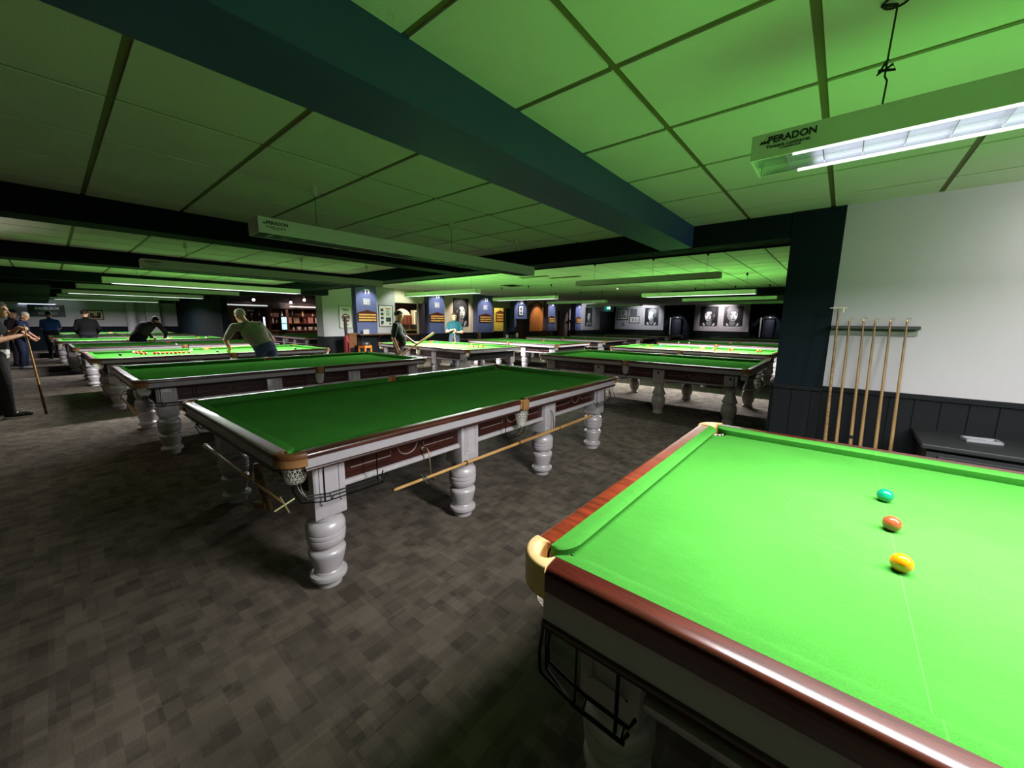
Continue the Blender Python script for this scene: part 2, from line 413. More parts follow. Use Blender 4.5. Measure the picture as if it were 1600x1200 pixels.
# far end of the main hall
sbox('wall_end', (-28.2, -3.4, 1.06), (-28, 4.6, 2.6), m_white, 'white end wall of the table hall')
dado('trim_dado_end', (-28, -3.4), (-28, 4.6), (1, 0, 0), 1.08, m=m_navy, pitch=.4)
bm = bmesh.new(); lathe(bm, [(.2, 0), (.2, 2.6)], 28, mtx=Matrix.Translation((-27.75, 2.78, 0))); struct('column_round', bm, m_white, 'round white column by the end wall', smooth=True)
sbox('column_square', (-28, 3.32, 0), (-27.6, 3.86, 2.6), m_white, 'square white column by the end wall')
sbox('wall_dark', (-28, 4.62, 0), (-19.5, 4.85, 2.8), m_navy, 'dark navy wall at the end of the table rows')
# column and long feature wall of the far room
sbox('column_corner', (-13.34, 5.75, .98), (-12.86, 6.75, CZ2+.02), m_white, 'white column with a framed poster')
sbox('column_base', (-13.36, 5.73, 0), (-12.84, 6.77, .98), m_dado, 'dark base of the corner column')
WX = -13.4
def wall_seg(name, y0, y1, z0, z1, m, t=.3, label=None): return sbox(name, (WX-t, y0, z0), (WX, y1, z1), m, label)
wall_seg('wall_feature_1', 6.75, 8.78, .98, 2.76, m_white, label='cream feature wall')
wall_seg('wall_feature_2', 8.78, 10.0, 2.21, 2.76, m_cream)
wall_seg('wall_feature_3', 10.0, 14.45, .98, 2.76, m_cream)
wall_seg('wall_feature_4', 14.45, 16.02, 2.2, 2.76, m_cream)
wall_seg('wall_feature_5', 16.02, 20.15, .98, 2.76, m_cream)
wall_seg('wall_feature_6', 20.15, 21.5, 2.2, 2.76, m_white)
wall_seg('wall_feature_7', 21.5, 25.6, .98, 2.76, m_white)
wall_seg('wall_feature_8', 25.6, 27.7, 2.3, 2.76, m_white)
for i, (a, b) in enumerate(((6.75, 14.45), (16.02, 20.15), (21.5, 25.6))):
    dado('trim_dado_feature_%d' % (i+1), (WX, a), (WX, b), (1, 0, 0), 1.0, pitch=.2)
    wall_seg('wall_feature_low_%d' % (i+1), a, b, 0, .98, m_dado)
PIL = [(7.03, 7.82), (10.19, 11.0), (12.98, 14.03), (15.67, 16.70), (18.70, 19.43), (21.75, 22.46)]
for i, (a, b) in enumerate(PIL):
    sbox('pillar_blue_%d' % (i+1), (WX-.02, a, 0.98), (WX+.3, b, CZ2+.01), m_blue, 'blue pilaster of the feature wall')
    sbox('pillar_base_%d' % (i+1), (WX-.02, a-.02, 0), (WX+.32, b+.02, 1.0), m_dado, 'dark base of a blue pilaster')
sbox('door_1', (-13.62, 15.4, 0), (-13.5, 16.02, 2.2), mat('grey_green_door', (84, 100, 96), .5), 'grey green door in the feature wall')
sbox('door_2', (-13.6, 20.5, 0), (-13.5, 21.5, 2.2), mat('pinkish_door', (150, 124, 126), .5), 'pale pinkish door in the feature wall')
sbox('door_3', (-13.62, 25.6, 0), (-13.5, 27.7, 2.3), mat('black_door', (16, 18, 20), .5), 'dark double door under the exit sign')
# far wall with the portraits
sbox('wall_far', (-13.7, 27.8, 0), (.7, 28.0, 2.8), m_navy, 'dark navy far wall')
sbox('wall_far_panel_1', (-13.25, 27.76, 1.04), (-9.62, 27.81, CZ2), m_white, 'white painted panel of the far wall')
sbox('wall_far_panel_2', (-7.62, 27.76, 1.04), (-4.45, 27.81, CZ2), m_white, 'white painted panel of the far wall')
dado('trim_dado_far', (-13.4, 27.8), (.5, 27.8), (0, -1, 0), 1.03, pitch=.35)
# bar room behind the feature wall
sbox('wall_bar', (-21.2, 4.85, 0), (-21.0, 19, 2.8), mat('dark_brown_wall', (44, 26, 22), .7), 'dark brown wall behind the bar')
sbox('wall_bar_side', (-21.2, 19, 0), (-13.4, 19.2, 2.8), m_cream)
sbox('wall_lobby', (-15.0, 14.3, 0), (-14.9, 18.9, 2.7), mat('yellow_wall', (226, 206, 110), .8), 'yellow wall seen through the doorway')
# ceiling vents and smoke detector of the far room
def vent(x, y, sx, sy, label):
    t = thing('ceiling_vent', label, 'vent', (x, y, CZ2), 0, 'ceiling vents of the far room')
    bm = bmesh.new()
    for s in (-1, 1):
        box(bm, (-sx/2, s*sy/2-.02, -.012), (sx/2, s*sy/2+.02, .004)); box(bm, (s*sx/2-.02, -sy/2, -.012), (s*sx/2+.02, sy/2, .004))
    link('vent_frame', bm, m_grid, t)
    bm = bmesh.new()
    n = int(sy/.05)
    for k in range(n): box(bm, (-sx/2, -sy/2+k*.05+.012, -.006), (sx/2, -sy/2+k*.05+.024, .003))
    link('vent_slats', bm, m_gap, t)
vent(-8.78, 10.35, .56, .56, 'dark square ceiling vent above the lit table in the far room')
vent(-6.6, 8.7, .9, .14, 'slim dark ceiling slot, left of the pair near the header beam')
vent(-5.95, 9.25, .9, .14, 'slim dark ceiling slot, right of the pair near the header beam')
t = thing('smoke_detector', 'small round white smoke detector on the green lit far ceiling', 'detector', (-6.15, 12.95, CZ2))
bm = bmesh.new(); lathe(bm, [(.07, 0), (.07, -.02), (.05, -.05), (.0, -.055)][::-1], 18); link('detector_body', bm, m_cup, t, True)
bm = bmesh.new(); lathe(bm, [(.03, -.054), (.028, -.062)], 12); link('detector_lens', bm, mat('glow', (255, 250, 230), .3, emit=(255, 250, 225), es=2.0), t)
# ============================================================ snooker tables
HX, HY, BED, RW = 1.9085, 1.013, .83, .124
NX, NY = HX-RW, HY-RW
def sidexf(side):
    return {'S': lambda u, v, z: (u, -HY+v, z), 'N': lambda u, v, z: (u, HY-v, z),
            'W': lambda u, v, z: (-HX+v, u, z), 'E': lambda u, v, z: (HX-v, u, z)}[side]
def extrude_profile(bm, X, prof, u0, u1, mi=0, smooth_n=1):
    A = [bm.verts.new(X(u0, v, z)) for v, z in prof]; B = [bm.verts.new(X(u1, v, z)) for v, z in prof]; n = len(prof)
    for f in [bm.faces.new(A), bm.faces.new(B)] + [bm.faces.new((A[i], A[(i+1) % n], B[(i+1) % n], B[i])) for i in range(n)]: f.material_index = mi
def cushion(bm, X, u0, u1, j0, j1):
    """Cushion between u0 and u1; j = length of the curved jaw at each end."""
    us = []
    for k in range(9): us.append(u0 + j0*(1-math.cos(k/8*PI/2)))
    for k in range(1, 12): us.append(u0+j0+(u1-j1-u0-j0)*k/12)
    for k in range(9): us.append(u1 - j1*(1-math.cos((8-k)/8*PI/2)))
    sec = []
    for u in us:
        f = 1.0
        if u < u0+j0: f = math.sin(math.acos(max(-1, min(1, 1-(u-u0)/j0))))
        elif u > u1-j1: f = math.sin(math.acos(max(-1, min(1, 1-(u1-u)/j1))))
        vn = .070+(.124-.070)*f
        sec.append([bm.verts.new(X(u, v, z)) for v, z in ((.064, .8755), (.064+(vn-.064)*.5, .8745), (vn-.006, .8705), (vn, .866), (vn-.002, .861), (vn-.020, BED+.001), (.060, BED+.001), (.060, .85))])
    for a, b in zip(sec, sec[1:]):
        for i in range(8): bm.faces.new((a[i], a[(i+1) % 8], b[(i+1) % 8], b[i]))
    bm.faces.new(sec[0]); bm.faces.new(sec[-1])
LEG_A = [(.070, 0), (.072, .03), (.070, .042), (.090, .044), (.100, .05), (.103, .062), (.100, .075), (.090, .082), (.080, .084), (.079, .092), (.074, .098), (.082, .125), (.092, .165), (.1005, .20), (.102, .212), (.099, .222), (.088, .232), (.071, .236), (.069, .242), (.073, .248), (.090, .255), (.100, .27), (.104, .29),
         (.104, .302), (.099, .305), (.099, .309), (.106, .312), (.107, .322), (.106, .331), (.099, .334), (.099, .338), (.105, .342), (.107, .362), (.103, .385), (.092, .402), (.078, .409), (.077, .414), (.084, .417), (.084, .428), (.070, .432), (.070, .446)]
LEG_B = [(.085, 0), (.085, .035), (.075, .045), (.073, .075), (.085, .09), (.100, .14), (.110, .20), (.1105, .215), (.108, .25), (.095, .295), (.080, .308), (.078, .315), (.104, .325), (.109, .338), (.100, .36), (.085, .40), (.070, .45), (.064, .50), (.070, .54)]

def net_mesh():
    bm = bmesh.new(); prof = [(.056, .80), (.055, .775), (.052, .75), (.048, .725), (.044, .70), (.040, .68), (.032, .665), (.016, .658)]
    seg = 16; rings = []
    for i, (r, z) in enumerate(prof): rings.append([bm.verts.new((r*math.cos(2*PI*(k+.5*(i % 2))/seg), r*math.sin(2*PI*(k+.5*(i % 2))/seg), z)) for k in range(seg)])
    for i in range(len(prof)-1):
        a, b = rings[i], rings[i+1]
        for k in range(seg):
            if i % 2 == 0: bm.faces.new((a[k], a[(k+1) % seg], b[k])); bm.faces.new((a[k], b[k], b[k-1]))
            else: bm.faces.new((a[k], a[(k+1) % seg], b[(k+1) % seg])); bm.faces.new((a[k], b[(k+1) % seg], b[k]))
    bmesh.ops.wireframe(bm, faces=bm.faces[:], thickness=.0075, use_replace=True, use_even_offset=False)
    return bm
def make_table(rail_m, top_prof_z, board, lip, leg_prof, leg_m, board_m, block_top, block_bot, strip, apron_m, leather_m, knob=False, rail=(.44, .0038), lz=.812, leather_top=None):
    t = thing('snooker_table', 'x', 'snooker table'); leather_top = leather_top or leather_m
    # bed with the pocket cut-outs
    bm = bmesh.new(); out = []
    bx, by = NX+.03, NY+.03; cc = .105
    for sx, sy, a0 in ((1, 1, 0), (-1, 1, 1), (-1, -1, 2), (1, -1, 3)):
        cx, cy_ = sx*(HX-cc), sy*(HY-cc); r = .060
        pts = []
        for k in range(13):
            # arc on the inner side of the hole, from one bed edge to the other
            a = math.atan2(-sy, -sx) + (k/12-.5)*math.radians(200)
            pts.append((cx+r*math.cos(a), cy_+r*math.sin(a)))
        pts = [(max(-bx, min(bx, p[0])), max(-by, min(by, p[1]))) for p in pts]
        if sx*sy > 0: pts = pts[::-1]
        out.append(pts)
    mid_t = [(.048*math.cos(PI+k/12*PI), (HY-.055)+.048*math.sin(PI+k/12*PI)) for k in range(13)]   # hangs down from +y edge
    mid_t = [(x, min(y, by)) for x, y in mid_t]
    def corner(i): return out[i]
    c0 = corner(0); c0 = c0 if (c0[0][0] > c0[-1][0]) else c0[::-1]
    c1 = corner(1); c1 = c1 if (c1[0][1] > c1[-1][1]) else c1[::-1]
    c2 = corner(2); c2 = c2 if (c2[0][0] < c2[-1][0]) else c2[::-1]
    c3 = corner(3); c3 = c3 if (c3[0][1] < c3[-1][1]) else c3[::-1]
    path = c0 + mid_t[::-1] + c1 + c2 + [(x, -y) for x, y in mid_t] + c3
    clean = []
    for p in path:
        if not clean or (abs(p[0]-clean[-1][0])+abs(p[1]-clean[-1][1])) > 1e-4: clean.append(p)
    V = [bm.verts.new((x, y, BED)) for x, y in clean]; top = bm.faces.new(V)
    Wv = [bm.verts.new((x, y, BED-.035)) for x, y in clean]; n = len(V)
    for i in range(n):
        f = bm.faces.new((V[i], V[(i+1) % n], Wv[(i+1) % n], Wv[i]))
    if top.normal.z < 0: top.normal_flip()
    bmesh.ops.triangulate(bm, faces=[top])
    link('cloth_bed', bm, m_cloth, t)
    cs = .105
    sides = [('S', -HX+cs, -.062), ('S', .062, HX-cs), ('N', -HX+cs, -.062), ('N', .062, HX-cs), ('W', -HY+cs, HY-cs), ('E', -HY+cs, HY-cs)]
    zb = top_prof_z
    for sd, a, b in sides:
        X = sidexf(sd); lng = sd in 'SN'
        bm = bmesh.new()
        extrude_profile(bm, X, [(.066, .8755), (.034, .8765), (.016, .876), (.008, .8735), (.002, .867), (.0, .858), (0, zb+.006), (.006, zb), (.066, zb)], a, b)
        link('cushion_rail', bm, rail_m[0] if lng else rail_m[1], t, True)
        bm = bmesh.new()
        j0 = .09 if (not lng or abs(a) > 1) else .03; j1 = .09 if (not lng or abs(b) > 1) else .03
        cushion(bm, X, a, b, j0, j1); link('cushion', bm, m_cloth, t, True)
        a2 = a-.0 if abs(a) > .5 else a; b2 = b
        bm = bmesh.new(); extrude_profile(bm, X, [(.010, zb), (.010, board), (.045, board), (.045, zb)], a+.004, b-.004); link('fascia_board', bm, board_m, t)
        bm = bmesh.new(); extrude_profile(bm, X, [(.014, board), (.002, board-.004), (.0, (board+lip)/2), (.004, lip+.002), (.02, lip), (.07, lip), (.07, board)], a+.004, b-.004); link('under_moulding', bm, m_apron, t, True)
    # pockets
    for sx in (-1, 1):
        for sy in (-1, 1):
            cx, cy_ = sx*(HX-cs), sy*(HY-cs)
            bm = bmesh.new(); n = 16
            a0 = math.atan2(sy, sx)
            ring = []
            for k in range(n+1):
                a = a0 + (k/n-.5)*math.radians(104); ri = .074-.034*(abs(k/n-.5)*2)**3
                ring.append([bm.verts.new((cx+r*math.cos(a), cy_+r*math.sin(a), z)) for r, z in ((.104, .876), (.107, .870), (.107, .853), (.106, .848), (.106, lz), (.100, lz-.006), (ri+.008, lz-.006), (ri, lz), (ri, .872), (ri+.007, .880), (.098, .880))])
            for p, q in zip(ring, ring[1:]):
                for i in range(11):
                    f = bm.faces.new((p[i], p[(i+1) % 11], q[(i+1) % 11], q[i])); f.material_index = 0 if i in (3, 4, 5) else 1
            bm.faces.new(ring[0]); bm.faces.new(ring[-1])
            lp = link('pocket_leather', bm, [leather_m, leather_top], t, True)
            bm = net_mesh(); bmesh.ops.transform(bm, matrix=Matrix.Translation((cx+sx*.016, cy_+sy*.016, .80+.036)) @ Matrix.Diagonal((1.16, 1.16, .95, 1)) @ Matrix.Translation((0, 0, -.80)), verts=bm.verts); link('pocket_net', bm, m_net, t)
            # wire ball-return rail along the long side
            bm = bmesh.new(); yy = sy*(HY-.025); z0 = strip[0]-.005
            for dy in (-.022, .022):
                tube(bm, [(cx+sx*.015, yy+dy-sy*.05, .715), (cx+sx*.016, yy+dy-sy*.02, z0+.065), (cx-sx*.0, yy+dy-sy*.005, z0+.025), (cx-sx*.12, yy+dy, z0), (cx-sx*rail[0], yy+dy, z0-.006), (cx-sx*(rail[0]+.015), yy+dy, z0+.03)], rail[1], 6)
            tube(bm, [(cx+sx*.03, yy-sy*.07, .715), (cx+sx*.035, yy-sy*.06, z0+.05), (cx+sx*.01, yy-sy*.03, z0-.01), (cx-sx*.10, yy, z0-.03), (cx-sx*rail[0], yy, z0-.034)], rail[1], 6)
            for xx in (.13, rail[0]-.01): tube(bm, [(cx-sx*xx, yy-.022, z0), (cx-sx*xx, yy, z0-.034), (cx-sx*xx, yy+.022, z0)], .003, 5)
            tube(bm, [(cx-sx*(rail[0]-.03), yy-sy*.01, lip+.01), (cx-sx*(rail[0]-.03), yy-sy*.01, z0-.03)], rail[1]*.95, 6)
            tube(bm, [(cx-sx*.10, yy-sy*.01, lip+.01), (cx-sx*.10, yy-sy*.01, z0-.03)], .0035, 6)
            link('ball_rail', bm, m_black, t, True)
    for sy in (-1, 1):
        cyy = sy*(HY-.055)
        bm = bmesh.new(); n = 14; ring = []
        for k in range(n+1):
            a = k/n*PI
            ring.append([bm.verts.new((r*math.cos(a), cyy+sy*(r*math.sin(a)+ex), z)) for r, ex, z in ((.061, 0, .879), (.064, .0, .872), (.064, 0, .80), (.048, 0, .80), (.046, 0, .874))])
        for p, q in zip(ring, ring[1:]):
            for i in range(5): bm.faces.new((p[i], p[(i+1) % 5], q[(i+1) % 5], q[i]))
        bm.faces.new(ring[0]); bm.faces.new(ring[-1])
        y0, y1 = sorted((sy*(HY-.02), sy*(HY+.012)))
        box(bm, (-.04, y0, .785), (.04, y1, .872), 0, .006)
        link('pocket_leather', bm, leather_m, t, True)
        bm = net_mesh(); bmesh.ops.transform(bm, matrix=Matrix.Translation((0, cyy+sy*.012, -.02)) @ Matrix.Diagonal((1.05, 1.05, 1, 1)), verts=bm.verts); link('pocket_net', bm, m_net, t)
        bm = bmesh.new(); z0 = strip[0]-.05; yy = sy*(HY-.05)
        for dy in (-.022, .022):
            tube(bm, [(0.03, yy+dy, .64), (.03, yy+dy, z0+.06), (0, yy+dy, z0+.01), (-.06, yy+dy, z0), (-.20, yy+dy, z0-.004), (-.21, yy+dy, z0+.03)], .0038, 6)
        tube(bm, [(-.18, yy-sy*.02, lip+.01), (-.18, yy-sy*.02, z0-.01)], .0035, 6)
        link('ball_rail', bm, m_black, t, True)
    # cabinet
    bm = bmesh.new(); box(bm, (-HX+.24, -HY+.19, lip-.17), (HX-.24, HY-.19, BED-.036)); box(bm, (-HX+.17, -HY+.17, lip-.17), (HX-.17, HY-.17, BED-.037))
    link('slate_frame', bm, m_slate, t)
    LX, LY = 1.64, .815
    lxs = (-LX, -.555, .555, LX); bw = .09
    for sy in (-1, 1):
        X = sidexf('S' if sy < 0 else 'N')
        for a, b in zip(lxs, lxs[1:]):
            bm = bmesh.new(); u0, u1 = a+bw+.004, b-bw-.004; vf = .15
            extrude_profile(bm, X, [(vf, lip), (vf, lip-.16), (vf+.035, lip-.16), (vf+.035, lip)], u0, u1)
            c = (u0+u1)/2; zc = lip-.085
            for s in (-1, 1):
                tube(bm, [X(c+s*.13, vf-.002, zc+.02), X(c+s*.13, vf-.002, zc-.012), X(c+s*(.40), vf-.002, zc-.012)], .004, 6, 1)
            tube(bm, [X(c+.075*math.cos(q), vf-.002, zc+.03+.062*math.sin(q)) for q in [PI+PI*k/12 for k in range(13)]], .005, 6, 1)
            link('apron_panel', bm, [apron_m, m_line], t)
            bm = bmesh.new(); zt, zb2 = strip
            extrude_profile(bm, X, [(.142, zt), (.131, zt-.006), (.128, (zt+zb2)/2), (.131, zb2+.006), (.142, zb2), (.20, zb2), (.20, zt)], a+bw+.002, b-bw-.002); link('lower_moulding', bm, leg_m, t, True)
    for sx in (-1, 1):
        X = sidexf('W' if sx < 0 else 'E')
        bm = bmesh.new(); extrude_profile(bm, X, [(.235, lip), (.235, lip-.16), (.27, lip-.16), (.27, lip)], -LY+bw+.004, LY-bw-.004); link('apron_panel', bm, [apron_m], t)
        bm = bmesh.new(); zt, zb2 = strip
        extrude_profile(bm, X, [(.23, zt), (.216, zt-.012), (.216, zb2+.012), (.23, zb2), (.28, zb2), (.28, zt)], -LY+bw+.002, LY-bw-.002); link('lower_moulding', bm, leg_m, t, True)
    leg0 = None
    for x in lxs:
        for sy in (-1, 1):
            if leg0 is None:
                bm = bmesh.new(); lathe(bm, leg_prof, 28)
                box(bm, (-bw, -bw, block_bot), (bw, bw, block_top), 0, .006)
                for sgn in (-1, 1):     # raised frame on the outer faces
                    y = sgn*bw
                    for (x0, x1, z0, z1) in ((-.058, -.05, block_bot+.08, block_top-.03), (.05, .058, block_bot+.08, block_top-.03), (-.058, .058, block_bot+.08, block_bot+.088), (-.058, .058, block_top-.038, block_top-.03)):
                        box(bm, (x0, min(y, y+sgn*.005), z0), (x1, max(y, y+sgn*.005), z1))
                    box(bm, (-.036, min(y, y+sgn*.006), block_bot+.10), (.036, max(y, y+sgn*.006), block_top-.05), 0)
                    if knob: ellipsoid(bm, (0, sgn*(bw+.008), block_top-.07), (.018, .014, .018), 1, 10, 6)
                leg0 = link('leg', bm, [leg_m, m_gap], t, True); leg0.location = (x, sy*LY, 0)
            else:
                l = leg0.copy(); COL.objects.link(l); l.parent = t; l.location = (x, sy*LY, 0)
    return t
m_rim = mat('brown_leather', (104, 66, 34), .5, var=.1, scale=30)
T_near = make_table((m_mahog, m_mahog_end), .803, .715, .690, LEG_A, m_leg, m_silver, .69, .44, (.525, .49), m_apron, m_leather_pale, lz=.785, rail=(.25, .0055))
place(T_near, (1.2500, 1.7988, 0), 0, 'bright green snooker table with red mahogany rails, in the lower right corner')
T_std = make_table((m_dark_rail, m_dark_rail), .842, .794, .774, LEG_A, m_leg, m_silver, .774, .445, (.616, .580), m_apron, m_leather, leather_top=m_rim)
c, s = math.cos(.0177), math.sin(.0177)
def rowpos(cx_, cy_, L=3.817, W=2.026, th=.0177):
    """Centre of a table whose near right corner is given, long side away from the camera."""
    u, v = -W/2, L/2
    return (cx_+u*math.cos(th)-v*math.sin(th), cy_+u*math.sin(th)+v*math.cos(th), 0)
place(T_std, rowpos(-1.958, .637), PI/2+.0177, 'unlit snooker table with silver turned legs and a long cue hooked along its side')
G = 'snooker tables of the hall'
T_near['group'] = G; T_std['group'] = G
tables = {2: T_std}
m_leg_dull = m_leg
def clone(src, loc, rz, label):
    t = copy_tree(src); place(t, loc, rz, label, G); return t
tables[4] = clone(T_std, rowpos(-5.53, .49, th=.008), PI/2+.008, 'unlit dark green snooker table directly behind the one with the cue on its side')
tables[5] = clone(T_std, rowpos(-9.0, .36, th=.006), PI/2+.006, 'lit snooker table the man in the grey shirt leans over')
tables[6] = clone(T_std, rowpos(-12.55, .25, th=.004), PI/2+.004, 'unlit snooker table just beyond the one the man in grey leans over')
tables[7] = clone(T_std, rowpos(-16.1, .08, th=.003), PI/2+.003, 'lit snooker table the crouching player in dark clothes leans on')
tables[8] = clone(T_std, rowpos(-19.6, -.06, th=.003), PI/2+.003, 'snooker table with a row of reds behind the man in black')
tables[9] = clone(T_std, rowpos(-23.1, -.14, th=.003), PI/2+.003, 'lit snooker table nearest the end wall with the black sign')
T_vase = make_table((m_dark_rail, m_dark_rail), .842, .784, .772, LEG_B, mat('grey_leg_paint', (150, 144, 132), .4, var=.05), mat('grey_board_paint', (146, 140, 130), .45, var=.05), .772, .52, (.60, .565), m_apron, m_leather, knob=True)
place(T_vase, (-2.85, 7.45, 0), 0, 'unlit snooker table with vase shaped grey legs just through the wide opening', G)
tables[3] = T_vase
tables[20] = clone(T_std, (-3.0, 10.97, 0), 0, 'lit snooker table with scattered balls behind the vase legged one')
tables[21] = clone(T_std, (-3.0, 14.55, 0), 0, 'unlit snooker table with two loose balls beyond the lit table on the right')
tables[22] = clone(T_std, (-3.0, 18.05, 0), 0, 'unlit snooker table second from the portrait wall, below the two portraits')
tables[23] = clone(T_std, (-3.0, 21.6, 0), 0, 'unlit snooker table nearest the two portraits on the far wall')
tables[10] = clone(T_std, (-8.42, 7.13, 0), 0, 'lit snooker table between the man holding out a cue and the man in teal')
tables[11] = clone(T_std, (-8.2, 10.5, 0), 0, 'dim snooker table with pale lit end rail behind the table of the man in teal')
tables[12] = clone(T_std, (-8.6, 14.3, 0), 0, 'unlit snooker table third from the opening along the pilaster wall')
tables[13] = clone(T_std, (-8.6, 17.9, 0), 0, 'unlit snooker table fourth from the opening along the pilaster wall')
tables[14] = clone(T_std, (-8.6, 21.6, 0), 0, 'unlit snooker table in the corner nearest the exit sign')
tables[15] = clone(T_std, (-16.9, 7.05, 0), 0, 'dark snooker table in front of the bar shelves')

# ============================================================ table lamps
m_strip_on = mat('added_edge_glow', (240, 240, 240), .4, emit=(232, 236, 238), es=0.62)  # glow for the added edge strips of lit lamps
def lamp(L, lit, lettering, H):
    t = thing('table_lamp', 'x', 'lamp'); W = .19; hs = (.079 if H < .09 else .10)/.115
    bm = bmesh.new(); th = .006
    box(bm, (-L/2+th, -W/2+th, H-th), (L/2-th, W/2-th, H))
    prism(bm, [(-W/2, 0), (-W/2+th, 0), (-W/2+th, H), (-W/2, H)], -L/2, L/2, plane='yz'); prism(bm, [(W/2-th, 0), (W/2, 0), (W/2, H), (W/2-th, H)], -L/2, L/2, plane='yz')
    for sx in (-1, 1):
        a, b = sorted((sx*L/2, sx*(L/2-th))); box(bm, (a, -W/2+th, 0), (b, W/2-th, H))
    link('housing', bm, m_fix, t)
    bm = bmesh.new(); box(bm, (-L/2+.15, -.085, H-.016), (L/2-.02, .085, H-.009)); link('reflector', bm, m_louv if not lit else m_fix, t)
    bm = bmesh.new(); n = int(L/.098)
    for k in range(1, n): x = -L/2+k*L/n; box(bm, (x-.0012, -W/2+.007, .004), (x+.0012, W/2-.007, .042))
    box(bm, (-L/2+.008, -.0012, .004), (L/2-.008, .0012, .042))
    for sy in (-1, 1):
        a, b = sorted((sy*(W/2-.008), sy*(W/2-.0095))); box(bm, (-L/2+.008, a, .002), (L/2-.008, b, .05))
    link('louvre', bm, m_louv, t)
    if lit:     # added strips, glow put in for the louvre's bright lower edges
        for sy in (-1, 1):
            bm = bmesh.new(); a, b = sorted((sy*(W/2-.012), sy*(W/2-.002))); box(bm, (-L/2+.12, a, -.006), (L/2-.01, b, .003), 0, .002); link('edge_glow_strip', bm, m_strip_on, t)
    for sy in (-1, 1):
        bm = bmesh.new(); tube(bm, [(-L/2+.16, sy*.045, H*.68), (L/2-.05, sy*.045, H*.68)], .009, 10); link('tube', bm, m_tube_on if lit else m_tube_off, t, True)
    if lettering:
        mt = Matrix.Translation((-L/2+.113, -W/2-.001, .054*hs/.69)) @ Matrix.Rotation(PI/2, 4, 'X')
        text_mesh('lettering', 'PERADON', .0285, m_textblk, t, mt, bold=.0007)
        mt = Matrix.Translation((-L/2+.103, -W/2-.001, .034*hs/.69)) @ Matrix.Rotation(PI/2, 4, 'X')
        text_mesh('lettering', 'Timesafe Luminaires', .0145, m_textblk, t, mt)
        mt = Matrix.Translation((-L/2+.110, -W/2-.001, .024*hs/.69)) @ Matrix.Rotation(PI/2, 4, 'X')
        text_mesh('lettering', 'www.peradon.co.uk', .0072, m_textblk, t, mt)
        bm = bmesh.new()
        for dx, hh in ((0, .007), (.008, .010), (.016, .007)): prism(bm, [(-L/2+.026+dx, .050*hs/.69), (-L/2+.034+dx, .050*hs/.69), (-L/2+.030+dx, .050*hs/.69+hh)], -W/2-.0015, -W/2+.001, plane='xz')
        box(bm, (-L/2+.025, -W/2-.0015, .047*hs/.69), (-L/2+.051, -W/2+.001, .0495*hs/.69)); link('emblem', bm, m_textblk, t)
    return t
def hang(t, L, zc, H, far=False, near_ring=False):
    """Cables, ceiling cups; heights are local to the lamp."""
    up_ = zc - t.location.z
    for k, f in enumerate((-.36, 0.08, .42) if not near_ring else (-.39, .40)):
        x = f*L
        bm = bmesh.new()
        if near_ring:
            tube(bm, [(x, 0, H), (x+.004, 0, H+.10), (x-.003, 0, H+.115), (x+.003, .002, up_-.01)], .0028, 6)
            tube(bm, [(x-.02, 0, H+.135), (x+.02, .006, H+.128), (x+.012, -.006, H+.14), (x-.02, .004, H+.126), (x+.0, 0, H+.16)], .004, 6)
        else:
            tube(bm, [(x, 0, up_-.04), (x, 0, H+.06)], .002, 5)
            tube(bm, [(x-.03, 0, H), (x, 0, H+.06), (x+.03, 0, H)], .0018, 5)
        link('cable', bm, m_cable, t)
        bm = bmesh.new()
        if near_ring:
            tube(bm, [(x+.03*math.cos(q*PI/10), .03*math.sin(q*PI/10), up_-.003) for q in range(20)], .003, 6, closed=True)
            tube(bm, [(x-.034, -.01, up_-.006), (x, 0, up_-.012), (x+.0, .0, up_-.02)], .0045, 6)
            link('ceiling_ring', bm, m_cable, t, True)
        else:
            lathe(bm, [(.02, up_-.065), (.02, up_)], 12, mtx=Matrix.Translation((x, 0, 0))); link('ceiling_cup', bm, m_cup if not far else m_cable, t, True)
LL = ['long white table lamp lit above the near table with red mahogany rails', 'long unlit white table lamp with black lettering over the middle table',
      'unlit white table lamp over the second table of the row', 'lit table lamp over the table the man in grey leans across', 'unlit table lamp between the two lit lamps of the left row',
      'lit table lamp over the crouching player', 'unlit table lamp over the man in black', 'lit table lamp nearest the end wall with the black sign',
      'unlit grey table lamp hanging nearest inside the wide opening', 'lit table lamp over the scattered balls in the far room', 'unlit table lamp with dark cables beyond the lit far one',
      'unlit table lamp in front of the two portraits', 'lit table lamp in front of the first blue pilasters', 'greenish table lamp in front of the arched alcove', 'unlit table lamp before the last pilasters', 'unlit table lamp before the exit sign corner']
for i, (lx, ly, ll, lz, ax, p) in enumerate(LAMPS):
    H = .079 if i == 0 else .10
    t = lamp(ll, p > 0, i in (0, 1, 2), H)
    place(t, (lx, ly, lz), 0 if ax == 'x' else PI/2, LL[i], 'lamps over the snooker tables')
    hang(t, ll, CZ if ly < 5 else CZ2, H, ly > 5, i == 0)
